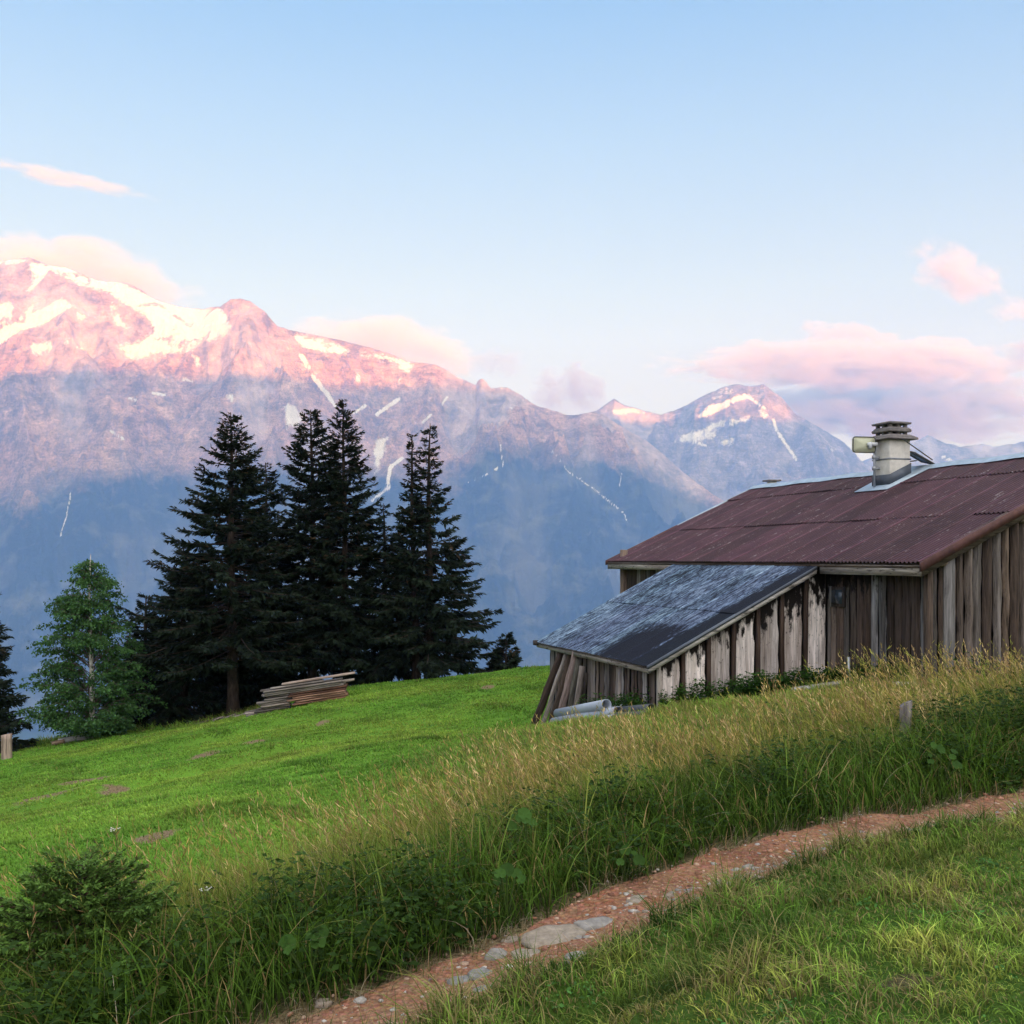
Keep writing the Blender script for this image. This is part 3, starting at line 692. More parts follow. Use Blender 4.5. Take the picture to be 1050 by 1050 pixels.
cloud(466, 350, 558, 396, 14000, 220, 'faint grey wisp over the middle of the ridge', 0.0046, 2.1, 0.49, 0.35, 10, fall=0.45, col=GREYC)
cloud(1010, 340, 1125, 384, 14000, 220, 'small dark grey cloud at the right edge above the roof', 0.0090, 1.9, 0.47, 0.35, 11, fall=0.5, col=GREYC)

# ------------------------------------------------------------------ cabin
TH = 0.33354
BX, BY = 7.1657, 18.0
ZB = -2.25
EAVE = -0.1274 - ZB; LEN = 13.277; HALF = 5.142; RISE = 2.340
cabin = empty('alpine_cabin', (BX, BY, ZB), TH)
tag(cabin, 'weathered timber mountain cabin with rusty corrugated roof, chimney and lean-to', 'cabin')
_ct, _st = math.cos(TH), math.sin(TH)
def c2w(x, y, z=None):
    p = (BX + x * _ct - y * _st, BY + x * _st + y * _ct)
    return Vector((p[0], p[1], ZB + z)) if z is not None else p
def gl(x, y):
    """ground height in the cabin's own coordinates"""
    p = c2w(x, y); return Hs(p[0], p[1]) - ZB
SL = RISE / HALF
def roofz(x): return EAVE + SL * (HALF - abs(x - HALF))

WV = m_wood('weathered_boards')
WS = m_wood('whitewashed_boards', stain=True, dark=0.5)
WM = m_wood('mould_and_shade_boards', stain=True, flakes=False)
WX = m_wood('grey_timber_x', (0.7, 9, 9)); WY = m_wood('grey_timber_y', (9, 0.7, 9))

def rust_mat():
    a = N('rusty_corrugated_iron'); v = a.coord('Object')
    n1 = a.noise(v, 1.1, 6, 0.65); n2 = a.noise(a.coord('Object', (1.2, 14, 1.2)), 1.5, 6, 0.7); n3 = a.noise(v, 16, 5, 0.7)
    base = a.attr('Col').outputs['Color']
    c = a.mix(a.ramp(n1, [(0.35, 0.0), (0.65, 1.0)]), (0.030, 0.0115, 0.0185), (0.054, 0.0225, 0.031))
    c = a.mix(1.0, c, base, 'MULTIPLY')
    c = a.mix(a.ramp(n2, [(0.45, 0.0), (0.72, 0.65)]), c, (0.055, 0.020, 0.022))
    worn = a.ramp(a.math('ADD', n2, a.math('MULTIPLY', n3, 0.55)), [(0.885, 0.0), (0.98, 0.75)])
    c = a.mix(worn, c, (0.22, 0.19, 0.20))
    return a.pbr(c, 0.62, 0.0, a.bump(n3, 0.25, 0.01), spec=0.18)
RUST = rust_mat()
def slate_mat():
    a = N('flaking_blue_grey_paint_on_iron'); 
    n1 = a.noise(a.coord('Object', (2.0, 9.0, 2.0)), 1.5, 7, 0.66, 0.3); n2 = a.noise(a.coord('Object', (7, 24, 7)), 1.2, 5, 0.7); n0 = a.noise(a.coord('Object'), 0.7, 4, 0.55)
    f = a.math('ADD', a.math('ADD', a.math('MULTIPLY', n1, 0.75), a.math('MULTIPLY', n2, 0.55)), a.math('MULTIPLY', n0, 0.35))
    f = a.math('SUBTRACT', f, a.math('MULTIPLY', a.attr('stain').outputs['Fac'], 0.22))
    c = a.ramp(f, [(0.72, (0.008, 0.011, 0.020)), (0.79, (0.030, 0.045, 0.078)), (0.87, (0.085, 0.125, 0.19)), (1.0, (0.19, 0.255, 0.335))])
    c = a.mix(1.0, c, a.attr('Col').outputs['Color'], 'MULTIPLY')
    return a.pbr(c, a.ramp(f, [(0.7, 0.8), (0.95, 0.6)]), 0.0, a.bump(f, 0.4, 0.012), spec=0.16)
SLATE = slate_mat()
ZINC = m_plain('old_zinc', (0.30, 0.36, 0.42), 0.45, 0.4, 0.25, 5)
LEAD = m_plain('dark_flashing', (0.075, 0.085, 0.105), 0.5, 0.3, 0.2, 5)
RUSTP = m_plain('rusty_trim', (0.085, 0.035, 0.030), 0.7, 0.0, 0.45, 5)
BLACK = m_plain('black_gap', (0.012, 0.010, 0.009), 0.95, 0, 0.2)

# main roof: corrugated sheets in overlapping courses, both slopes
rg = np.random.default_rng(5)
def corrugated(b, x0, x1, zfun, y0, y1, pitch, amp, sheet, lift0, lift1, nx=5, colv=0.12, stainf=None, seedk=0):
    rg_ = np.random.default_rng(50 + seedk)
    ys = np.arange(y0, y1 + 1e-6, pitch / 6); xs = np.linspace(x0, x1, nx)
    YS, XS = np.meshgrid(ys, xs, indexing='ij')
    sh = np.floor((YS - y0) / sheet).astype(int); nsh = sh.max() + 1
    fr = (YS - y0) / sheet - sh
    tilt = rg_.uniform(-0.006, 0.010, nsh)[sh]; lf = np.linspace(lift0, lift1, nx)[None]
    Z = zfun(XS) + amp * np.sin(2 * np.pi * (YS - y0) / pitch) + lf + 0.010 * np.abs(fr - 0.5) ** 3 * 8 * (fr < 0.5) + tilt
    Z += 0.012 * fbm(XS * 0.7, YS * 0.7, 4.0 + seedk, 3)
    wob = 0.012 * rg_.normal(size=nsh)[sh] * (XS == xs[0])
    cc = np.ones(YS.shape) * (1 + rg_.uniform(-colv * 2.2, colv * 2.2, nsh)[sh])
    C = np.stack([cc, cc * (1 + 0.04 * rg_.normal(size=nsh)[sh]), cc], -1).reshape(-1, 3)
    ph = np.sin(2 * np.pi * (YS - y0) / pitch); C *= (0.80 + 0.46 * ph).reshape(-1, 1)     # troughs darker, crests lighter: rib shading painted into the colour
    C[(fr < 0.045).ravel()] *= 1.75                                   # bare lap edge of each sheet
    V = np.stack([XS + wob, YS, Z], -1).reshape(-1, 3)
    b.grid(V, len(ys), nx, C, None if stainf is None else stainf(V))
b = MB()
CRS = [(0.0, 2.10), (2.02, 4.18), (4.10, 5.16)]
for k, (xa, xb) in enumerate(CRS):
    corrugated(b, xa, xb, roofz, 0.0, LEN, 0.112, 0.018, 0.896, 0.045, 0.020, 6, 0.12, None, k)
for k, (xa, xb) in enumerate(CRS):
    corrugated(b, 2 * HALF - xa, 2 * HALF - xb, roofz, 0.0, LEN, 0.112, 0.018, 0.896, 0.045, 0.020, 6, 0.12, None, k + 5)
roof = b.build('roof', RUST, cabin, True)
# boarded underside
b = MB()
for s_ in (0, 1):
    f = (lambda x: x) if s_ == 0 else (lambda x: 2 * HALF - x)
    P = [(f(0.02), 0.03, EAVE - 0.05), (f(HALF), 0.03, EAVE + RISE - 0.05), (f(HALF), LEN - 0.03, EAVE + RISE - 0.05), (f(0.02), LEN - 0.03, EAVE - 0.05)]
    P = P + [(x, y, z + 0.04) for x, y, z in P]
    b.hexa(P, (0.10, 0.075, 0.06))
b.build('roof_boarding', WY, cabin)
# ridge cap, verge trims
b = MB()
for s_ in (-1, 1):
    n_ = 30; yy = np.linspace(-0.02, LEN + 0.05, n_)
    Vr = []
    for y in yy:
        w = 0.012 * math.sin(y * 3.1)
        Vr += [(HALF, y, EAVE + RISE + 0.085 + w), (HALF + s_ * 0.09, y, EAVE + RISE + 0.068 + w), (HALF + s_ * 0.26, y, EAVE + RISE - 0.26 * SL + 0.066 + w)]
    b.grid(Vr, n_, 3)
b.build('ridge_cap', ZINC, cabin, True)
def verge(y, mat, name, x0, x1, w, h):
    b = MB(); a0 = Vector((x0, y, roofz(x0))); a1 = Vector((x1, y, roofz(x1)))
    P = [(a0.x, y - w, a0.z + 0.065 - h), (a0.x, y + w, a0.z + 0.065 - h), (a1.x, y + w, a1.z + 0.065 - h), (a1.x, y - w, a1.z + 0.065 - h)]
    P += [(x, yy_, z + h) for x, yy_, z in P]
    b.hexa(P, (0.13, 0.10, 0.085)); return b.build(name, mat, cabin)
verge(-0.035, RUSTP, 'verge_trim', -0.01, HALF, 0.03, 0.17)
verge(-0.035, RUSTP, 'verge_trim', 2 * HALF + 0.01, HALF + 0.004, 0.03, 0.17)
verge(LEN + 0.035, ZINC, 'verge_trim', 2.4, HALF, 0.03, 0.14)
verge(LEN + 0.035, RUSTP, 'verge_trim', -0.01, 2.38, 0.03, 0.14)
verge(0.045, WX, 'barge_board', 0.06, HALF - 0.01, 0.018, 0.30)
# eave boards
LY0, LY1 = 2.97, 9.12
for (y0, y1) in ((0.02, LY0 - 0.06), (LY1 + 0.05, LEN - 0.02)):
    b = MB(); b.box((0.045, (y0 + y1) / 2, EAVE - 0.095), (0.04, y1 - y0, 0.19), None, (0.30, 0.26, 0.23)); b.build('fascia_board', WY, cabin)

# walls -------------------------------------------------------------
def wall_boards(b, axis_, fixed, a0, a1, zt, ztop_clear=0.02, wmin=0.16, wmax=0.28, thick=0.05, round_=False, cols=None, out=-1, gap=0.012, seed=1, stain_shade_h=None, zbot=None, batten=False):
    """upright boards along local x ('x', y fixed) or y ('y', x fixed)"""
    rg_ = np.random.default_rng(seed); p = a0
    while p < a1 - 0.05:
        w = min(rg_.uniform(wmin, wmax), a1 - p); c = p + w / 2
        t = thick * rg_.uniform(0.7, 1.4); lean = rg_.uniform(-0.018, 0.018)
        col = np.array(cols[rg_.integers(len(cols))]) * rg_.uniform(0.55, 1.3)
        px, py = (c, fixed) if axis_ == 'x' else (fixed, c)
        zb_ = (gl(px, py) - 0.25) if zbot is None else zbot
        hw = w / 2 - gap * rg_.uniform(0.3, 1.6)
        nz = 12; ns_ = 7 if round_ else 4
        prof = []
        for k in range(ns_):
            f_ = -1 + 2 * k / (ns_ - 1)
            o_ = t * (math.sqrt(max(0, 1 - (f_ * 0.96) ** 2)) if round_ else (1.0 if 0 < k < ns_ - 1 else 0.86))
            prof.append((f_, o_))
        V = []; St = []
        for iz in range(nz):
            fz = iz / (nz - 1)
            wob = 0.016 * rg_.normal() if 0 < iz < nz - 1 else 0
            wsc = 1 + 0.06 * rg_.normal()
            for f_, o_ in prof:
                a_ = c + f_ * hw * wsc + lean * (fz - 0.5) + wob * 0.6
                a_ = min(max(a_, a0), a1)
                ztop = zt(a_ if axis_ == 'x' else fixed) - ztop_clear
                z_ = zb_ + (ztop - zb_) * fz
                V.append((a_, fixed + out * o_, z_) if axis_ == 'x' else (fixed + out * o_, a_, z_))
                St.append(0.0 if stain_shade_h is None else (stain_shade_h(a_, ztop - z_) if callable(stain_shade_h) else 1.0 - (ztop - z_) / stain_shade_h))
        b.grid(V, nz, ns_, col, St)
        # ends (top faces are under the roof)
        p += w
    # backing so no light leaks through gaps
    if axis_ == 'x':
        n_ = 12; xs = np.linspace(a0, a1, n_); V = []
        for x in xs:
            V += [(x, fixed + 0.03 * -out, -2.5 if zbot is None else zbot), (x, fixed + 0.03 * -out, zt(x) - ztop_clear - 0.004)]
        b.grid(V, n_, 2, (0.014, 0.010, 0.008))
    else:
        V = [(fixed + 0.03 * -out, y, z) for y in (a0, a1) for z in (-2.5 if zbot is None else zbot, zt(fixed) - ztop_clear - 0.004)]
        b.grid(V, 2, 2, (0.014, 0.010, 0.008))
BRN = [(0.10, 0.070, 0.056), (0.16, 0.125, 0.105), (0.075, 0.052, 0.043), (0.20, 0.178, 0.168), (0.23, 0.215, 0.215), (0.15, 0.10, 0.07), (0.21, 0.18, 0.165)]
BRNG = [(0.12, 0.092, 0.078), (0.15, 0.122, 0.108), (0.10, 0.073, 0.06), (0.18, 0.158, 0.148), (0.155, 0.115, 0.09), (0.135, 0.108, 0.095)]
GRYW = [(0.14, 0.105, 0.09), (0.19, 0.155, 0.14), (0.28, 0.245, 0.235), (0.10, 0.07, 0.057), (0.16, 0.11, 0.09)]
XW = 0.45; YW = 0.30; XR = 2 * HALF - 0.45
under = lambda x: roofz(x) - 0.055
# wall below the eave, between lean-to and corner, then the rest of that wall behind the lean-to
b = MB(); wall_boards(b, 'y', XW, YW, 3.20, under, cols=BRN, seed=11, wmin=0.17, wmax=0.27, thick=0.06, round_=True, stain_shade_h=lambda y_, h_: 1.25 - 0.95 * h_ - 0.30 * max(0.0, 3.1 - y_))  # dark band at the top is mould plus painted eave shade
wall_boards(b, 'y', XW, 3.20, LEN - 0.5, under, cols=BRN, seed=12, wmin=0.25, wmax=0.35)
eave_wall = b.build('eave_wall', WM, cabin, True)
# gable wall of upright half-logs
b = MB(); wall_boards(b, 'x', YW, XW, XR, under, cols=BRNG, seed=25, wmin=0.16, wmax=0.245, thick=0.11, round_=True, gap=0.02)
gable_wall = b.build('gable_wall', WV, cabin, True)
b = MB(); wall_boards(b, 'x', LEN - 0.5, XW, XR, under, cols=BRN, seed=22, out=1, wmin=0.3, wmax=0.4); b.build('gable_wall', WV, cabin, True)
b = MB(); wall_boards(b, 'y', XR, YW, LEN - 0.5, under, cols=BRN, seed=23, out=1, wmin=0.3, wmax=0.4); b.build('eave_wall', WV, cabin, True)
# corner post and wide grey board beside it
b = MB(); b.box((XW - 0.03, YW - 0.03, 0.9), (0.13, 0.13, 2.9), None, (0.125, 0.092, 0.075), 0.02); b.build('corner_post', WV, cabin)
b = MB(); b.box((XW + 0.36, YW - 0.115, 1.02), (0.25, 0.04, 2.62), None, (0.17, 0.16, 0.16), 0.008); b.build('wall_board', WV, cabin)
# purlin ends and wall plate
for (x, z, r) in ((0.62, roofz(0.62) - 0.20, 0.10), (2.45, roofz(2.45) - 0.22, 0.11), (HALF, roofz(HALF) - 0.24, 0.12)):
    b = MB(); P = [(x, 0.10, z), (x, YW + 0.15, z)]; b.tube(P, r, 12, (0.30, 0.22, 0.17)); b.build('purlin_end', WY, cabin, False)
b = MB(); b.box((XW - 0.16, 1.6, EAVE - 0.02), (0.12, 3.0, 0.12), None, (0.09, 0.065, 0.05)); b.build('wall_plate', WY, cabin)
# foundation stones under the gable
b = MB()
for k in range(14):
    x = XW + 0.3 + k * 0.62; b.box((x, YW - 0.06, gl(x, YW) + 0.02), (0.58, 0.24, 0.13), Euler((0, random.uniform(-.05, .05), 0)), (0.33, 0.29, 0.26), 0.03)
b.build('foundation', STONE, cabin)
# window
w_ = MB(); w_.box((XW - 0.085, 2.78, 1.05 + 0.42), (0.05, 0.46, 0.40), None, (0.055, 0.045, 0.042), 0.006)
win = w_.build('window', WV, cabin)
w_ = MB(); w_.box((XW - 0.114, 2.78, 1.47), (0.012, 0.34, 0.28)); 
gm = N('dull_window_glass'); w_.build('pane', gm.pbr((0.035, 0.045, 0.06), 0.12, spec=0.6), win)
w_ = MB(); w_.box((XW - 0.112, 2.985, 1.47), (0.03, 0.05, 0.42), None, (0.24, 0.23, 0.22)); w_.build('frame', WV, win)
w_ = MB(); w_.tube([(XW - 0.30, 2.15, gl(0.1, 2.1) - 0.1), (XW - 0.30, 2.15, gl(0.1, 2.1) + 0.62)], 0.03, 10); w_.build('standpipe', m_plain('galvanised', (0.33, 0.34, 0.36), 0.4, 0.6), cabin, True)

# lean-to ------------------------------------------------------------
LX = -3.81; LSL = 0.4987
def leanz(x): return (-0.155 - ZB) - 0.02 + LSL * (np.asarray(x) - 0.0)
def dark_patch(V):
    y = V[:, 1]; x = V[:, 0]
    d = np.exp(-(((y - 4.6) / 0.85) ** 4 + ((x + 3.25) / 0.62) ** 4)) * 1.5
    d = np.maximum(d, 1.1 * (1 - sstep(0.25, 0.75, y - LY0 + 0.12 * (x + 1))))
    return d
b = MB()
corrugated(b, LX, -1.80, leanz, LY0, LY1, 0.050, 0.009, 0.75, 0.0, 0.0, 8, 0.05, dark_patch, 20)
corrugated(b, -1.88, -0.01, leanz, LY0, LY1, 0.050, 0.009, 0.75, 0.020, 0.010, 8, 0.05, dark_patch, 21)
b.build('lean_to_roof', SLATE, cabin, True)
b = MB(); P = [(LX + 0.03, LY0 + 0.03), (0.0, LY0 + 0.03), (0.0, LY1 - 0.03), (LX + 0.03, LY1 - 0.03)]
b.hexa([(x, y, leanz(x) - 0.06) for x, y in P] + [(x, y, leanz(x) - 0.022) for x, y in P], (0.09, 0.07, 0.06)); b.build('lean_to_boarding', WX, cabin)
b = MB(); P = [(LX + 0.0, LY0 - 0.03), (-0.02, LY0 - 0.03), (-0.02, LY0 + 0.01), (LX, LY0 + 0.01)]
b.hexa([(x, y, leanz(x) - 0.13) for x, y in P] + [(x, y, leanz(x) - 0.035) for x, y in P], (0.42, 0.39, 0.36)); b.build('verge_board', WX, cabin)
b = MB(); P = [(LX - 0.01, LY0 - 0.045), (-0.02, LY0 - 0.045), (-0.02, LY0 + 0.03), (LX - 0.01, LY0 + 0.03)]
b.hexa([(x, y, leanz(x) - 0.034) for x, y in P] + [(x, y, leanz(x) + 0.022) for x, y in P]); b.build('verge_trim', LEAD, cabin)
b = MB(); y0, y1 = LY0 + 0.015, LY1
b.box((LX + 0.05, (y0 + y1) / 2, float(leanz(LX)) - 0.06), (0.04, y1 - y0, 0.13), None, (0.30, 0.26, 0.235)); b.build('fascia_board', WY, cabin)
b = MB(); b.box((LX + 0.0, LY1 - 0.05, float(leanz(LX)) - 0.015), (0.12, 0.14, 0.12), None, (0.06, 0.05, 0.05)); b.build('rafter_end', WY, cabin)
LW = LX + 0.30; LYW = LY0 + 0.22
lt = lambda x: leanz(x) - 0.062
b = MB(); wall_boards(b, 'y', LW, LYW, LY1 - 0.35, lt, cols=GRYW, seed=31, wmin=0.14, wmax=0.28, thick=0.06, gap=0.018)
b.build('lean_to_front_wall', WV, cabin)
WHT = [(0.70, 0.62, 0.585), (0.74, 0.67, 0.635), (0.64, 0.55, 0.51)]
b = MB(); xs = np.linspace(LW, XW - 0.02, 8)
for k in range(7): wall_boards(b, 'x', LYW, xs[k] + 0.035, xs[k + 1] - 0.075, lt, cols=WHT, seed=40 + k, wmin=0.5, wmax=0.6, thick=0.03, stain_shade_h=(lambda a_, h_, k=k: 1.0 - h_ / (0.50 + 0.62 * (k / 6)) + 0.22 * math.sin(a_ * 7.3 + k)), zbot=None)  # dark upper part: mould plus painted shade of the roof edge
V = []
for x in np.linspace(LW, XW, 10): V += [(x, LYW + 0.06, -2.5), (x, LYW + 0.06, float(lt(x)) - 0.01)]
b.grid(V, 10, 2, (0.014, 0.010, 0.008))
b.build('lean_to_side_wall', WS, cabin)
for k in range(7):
    x = xs[k] + (0.0 if k else 0.03); b = MB(); zt_ = float(lt(x)) - 0.02; zg = gl(x, LYW) - 0.2
    b.box((x, LYW - 0.03, (zt_ + zg) / 2), (0.085, 0.07, zt_ - zg), Euler((0, random.uniform(-.012, .012), 0)), (0.075, 0.05, 0.04) if k else (0.40, 0.36, 0.33), 0.01); b.build('wall_post', WV, cabin)
b = MB(); wall_boards(b, 'x', LY1 - 0.35, LW, XW, lt, cols=BRN, seed=33, out=1, wmin=0.3, wmax=0.4); b.build('lean_to_far_wall', WV, cabin)
b = MB(); b.box((XW - 0.08, LEN - 0.42, 1.0), (0.18, 0.18, 3.0), None, (0.26, 0.19, 0.15), 0.02); b.build('corner_post', WV, cabin)

# chimney --------------------------------------------------------------
CX, CY_, CS = 4.35, 6.02, 0.31
zc = roofz(CX)
PLAS = m_plain('chimney_render', (0.56, 0.52, 0.47), 0.9, 0, 0.16, 7); SLAB = m_plain('chimney_slab', (0.17, 0.15, 0.145), 0.9, 0, 0.35, 9)
zbase = roofz(CX - CS); TOPZ = zbase + 1.17
b = MB(); b.box((CX, CY_, (zbase - 0.1 + TOPZ) / 2), (2 * CS, 2 * CS, TOPZ - zbase + 0.1), None, (.5, .5, .5), 0.02); chim = b.build('chimney', PLAS, cabin)
b = MB(); e = 0.012; P = [(CX - CS - e, CY_ - CS - e), (CX + CS + e, CY_ - CS - e), (CX + CS + e, CY_ + CS + e), (CX - CS - e, CY_ + CS + e)]
b.hexa([(x, y, roofz(x) + 0.03) for x, y in P] + [(x, y, roofz(x) + 0.32) for x, y in P]); b.build('flashing', LEAD, chim)
b = MB(); P = [(CX - CS - 0.30, CY_ - CS - 0.28), (HALF - 0.05, CY_ - CS - 0.42), (HALF - 0.05, CY_ + CS + 0.42), (CX - CS - 0.30, CY_ + CS + 0.32)]
b.hexa([(x, y, roofz(x) + 0.062) for x, y in P] + [(x, y, roofz(x) + 0.076) for x, y in P]); b.build('apron', ZINC, chim)
b = MB(); b.box((CX, CY_, TOPZ - 0.47), (2 * CS + 0.02, 2 * CS + 0.02, 0.035)); b.build('strap', m_plain('strap_steel', (0.22, 0.23, 0.25), 0.4, 0.6), chim)
def frustum(b, z0, z1, h0, h1, col=(.5, .5, .5)):
    b.hexa([(CX + sx * h0, CY_ + sy * h0, z0) for sx, sy in ((-1, -1), (1, -1), (1, 1), (-1, 1))] + [(CX + sx * h1, CY_ + sy * h1, z1) for sx, sy in ((-1, -1), (1, -1), (1, 1), (-1, 1))], col)
b = MB(); frustum(b, TOPZ, TOPZ + 0.05, 0.44, 0.43); frustum(b, TOPZ + 0.05, TOPZ + 0.13, 0.43, 0.30); b.build('cap_slab', SLAB, chim)
b = MB(); frustum(b, TOPZ + 0.19, TOPZ + 0.24, 0.32, 0.33); frustum(b, TOPZ + 0.24, TOPZ + 0.31, 0.33, 0.27); b.build('cap_slab', SLAB, chim)
b = MB(); frustum(b, TOPZ + 0.38, TOPZ + 0.425, 0.32, 0.33); frustum(b, TOPZ + 0.425, TOPZ + 0.46, 0.33, 0.17); b.build('cap_slab', SLAB, chim)
for (z0, z1, r) in ((TOPZ + 0.12, TOPZ + 0.20, 0.22), (TOPZ + 0.30, TOPZ + 0.39, 0.22)):
    for sx, sy in ((-1, -1), (1, -1), (1, 1), (-1, 1), (0, -1), (-1, 0), (0, 1), (1, 0)):
        b = MB(); b.box((CX + sx * r, CY_ + sy * r, (z0 + z1) / 2), (0.075, 0.075, z1 - z0 + 0.02)); b.build('cap_foot', SLAB, chim)
# small far vent near the ridge end
b = MB(); b.box((HALF + 0.35, LEN - 0.35, roofz(HALF + 0.35) + 0.17), (0.22, 0.22, 0.34), None, (.5, .5, .5), 0.01); vt = b.build('roof_vent', PLAS, cabin)
b = MB(); b.box((HALF + 0.35, LEN - 0.35, roofz(HALF + 0.35) + 0.37), (0.42, 0.42, 0.05), None, (.5, .5, .5), 0.01); b.build('vent_cap', SLAB, vt)

# antenna on the chimney --------------------------------------------------
GALV = m_plain('galvanised_steel', (0.36, 0.37, 0.40), 0.4, 0.5, 0.2, 8)
ap = c2w(CX - CS - 0.10, CY_ + 0.12, 0)
zr_ = ZB + roofz(CX - CS - 0.1)
ant = empty('panel_antenna', (ap[0], ap[1], zr_ + 0.08), 0.0)
tag(ant, 'pale rounded panel antenna on a steel pole strapped to the chimney', 'antenna')
b = MB(); b.tube([(0, 0, -0.02), (0, 0, 1.22)], 0.028, 10); b.build('pole', GALV, ant, True)
for z in (0.45, 0.72): b = MB(); b.box((0.07, -0.02, z), (0.22, 0.05, 0.05)); b.box((0, 0, z + 0.01), (0.10, 0.10, 0.09), None, (.5, .5, .5), 0.012); b.build('wall_bracket', GALV, ant)
# panel: rounded plate with rim and ribs
def rrect(w, h, r, n=6):
    P = []
    for cx_, cy__, a0 in ((w - r, h - r, 0), (-w + r, h - r, 90), (-w + r, -h + r, 180), (w - r, -h + r, 270)):
        for k in range(n + 1):
            t = R(a0 + 90 * k / n); P.append((cx_ + r * math.cos(t), cy__ + r * math.sin(t)))
    return P
pr = rrect(0.30, 0.19, 0.07); n_ = len(pr); V = []
for (sc_, y) in ((1.0, -0.035), (1.0, 0.02), (0.90, 0.02), (0.90, -0.02)):
    V += [(x * sc_, y, z * sc_) for x, z in pr]
V += [(0, -0.02, 0), (0, -0.035, 0)]
Q = []; T = []
for r_ in range(3):
    for k in range(n_): Q.append((r_ * n_ + k, r_ * n_ + (k + 1) % n_, (r_ + 1) * n_ + (k + 1) % n_, (r_ + 1) * n_ + k))
for k in range(n_): T.append((3 * n_ + k, 3 * n_ + (k + 1) % n_, 4 * n_)); T.append(((k + 1) % n_, k, 4 * n_ + 1))
b = MB(); b.add(V, Q, T); pa = b.build('panel', m_plain('antenna_plastic', (0.50, 0.50, 0.36), 0.5, 0, 0.08, 3), ant)
pa.location = (-0.30, -0.10, 1.02); pa.rotation_euler = (0, 0, R(12))
b = MB(); ring = [(x, -0.036, z) for x, z in pr] + [(pr[0][0], -0.036, pr[0][1])]; b.tube(ring, 0.014, 6, (.5, .5, .5), False); rim_ = b.build('panel_rim', m_plain('antenna_rim', (0.09, 0.09, 0.085), 0.5, 0.1), pa, True)
b = MB(); b.box((-0.10, -0.15, 1.03), (0.26, 0.07, 0.09), None, (.5, .5, .5), 0.015); b.box((-0.16, -0.16, 1.0), (0.07, 0.10, 0.16), None, (.5, .5, .5), 0.015); b.box((-0.03, -0.06, 1.03), (0.07, 0.14, 0.06)); b.build('panel_bracket', m_plain('bracket_white', (0.55, 0.56, 0.58), 0.4, 0.2), ant)
# solar panel
sp_ = c2w(CX + CS + 0.36, CY_ - CS + 0.15, 0)
sol = empty('solar_panel', (sp_[0], sp_[1], ZB + TOPZ - 0.40), TH)
tag(sol, 'small dark solar panel tilted on the right side of the chimney', 'solar panel')
pvm = N('photovoltaic_cells'); br = pvm.n('TexBrick'); br.inputs['Scale'].default_value = 9; br.offset = 0
br.inputs['Color1'].default_value = (0.012, 0.016, 0.035, 1); br.inputs['Color2'].default_value = (0.015, 0.02, 0.04, 1); br.inputs['Mortar'].default_value = (0.10, 0.11, 0.13, 1); br.inputs['Mortar Size'].default_value = 0.012
pvm.l(pvm.coord('Object'), br.inputs['Vector'])
PVM = pvm.pbr(br.outputs['Color'], 0.2, spec=0.5)
b = MB(); b.box((0, 0, 0), (0.62, 0.52, 0.025), None, (.5, .5, .5), 0.004); o = b.build('panel', PVM, sol); o.rotation_euler = (R(14), R(24), 0)
b = MB()
for s_ in (-1, 1): b.box((0, s_ * 0.265, 0), (0.66, 0.02, 0.045)); b.box((s_ * 0.32, 0, 0), (0.02, 0.51, 0.045))
o = b.build('frame', m_plain('panel_frame', (0.05, 0.05, 0.055), 0.4, 0.3), sol); o.rotation_euler = (R(14), R(24), 0)
b = MB(); b.tube([(-0.66, -0.30, 0.36), (0.20, -0.26, -0.08)], 0.014, 8); b.tube([(-0.36, 0.20, -0.12), (0.12, 0.2, -0.06)], 0.014, 8); b.build('strut', m_plain('strut_black', (0.03, 0.03, 0.03), 0.5), sol, True)

# ------------------------------------------------------------------ timber and pipes by the lean-to
def stick(name, p0, p1, w, t, col, label, cat, group=None, roll=0.0, mat=None, face=None):
    """a board from p0 to p1, built upright in its own axes and turned"""
    p0, p1 = Vector(p0), Vector(p1); L_ = (p1 - p0).length; b = MB(); nz = 7; V = []
    for k in range(nz):
        f_ = k / (nz - 1); ww = w / 2 * (1 + 0.06 * random.uniform(-1, 1)); bow = 0.012 * math.sin(f_ * 3.14) * random.choice((-1, 1))
        for sx, sy in ((-1, -1), (1, -1), (1, 1), (-1, 1)): V.append((sx * ww + bow, sy * t / 2, f_ * L_))
    Q = [(k * 4 + j, k * 4 + (j + 1) % 4, k * 4 + 4 + (j + 1) % 4, k * 4 + 4 + j) for k in range(nz - 1) for j in range(4)] + [(3, 2, 1, 0), tuple((nz - 1) * 4 + j for j in range(4))]
    b.add(V, Q, (), col); o = b.build(name, mat or WV)
    from mathutils import Quaternion
    zd = (p1 - p0).normalized(); fc = Vector(face) if face is not None else (Vector((0, 0, 1)) if abs(zd.z) < 0.6 else Vector((0, 1, 0)))
    yd = (fc - zd * fc.dot(zd)).normalized(); xd = yd.cross(zd)
    q_ = Matrix((xd, yd, zd)).transposed().to_quaternion(); o.rotation_mode = 'QUATERNION'
    o.rotation_quaternion = q_ @ Quaternion((0, 0, 1), roll); o.location = p0
    return tag(o, label, cat, group)
def hitp(u, v, dz=0.0):
    p = ray_ground(u, v); p.z += dz; return p
GP = 'boards propped against the lean-to'
def wall_D(u, out=0.07):
    best = min(np.linspace(2.5, 9.3, 400), key=lambda t: abs(CU + F * c2w(LW - out, t)[0] / c2w(LW - out, t)[1] - u)); return c2w(LW - out, best)[1]
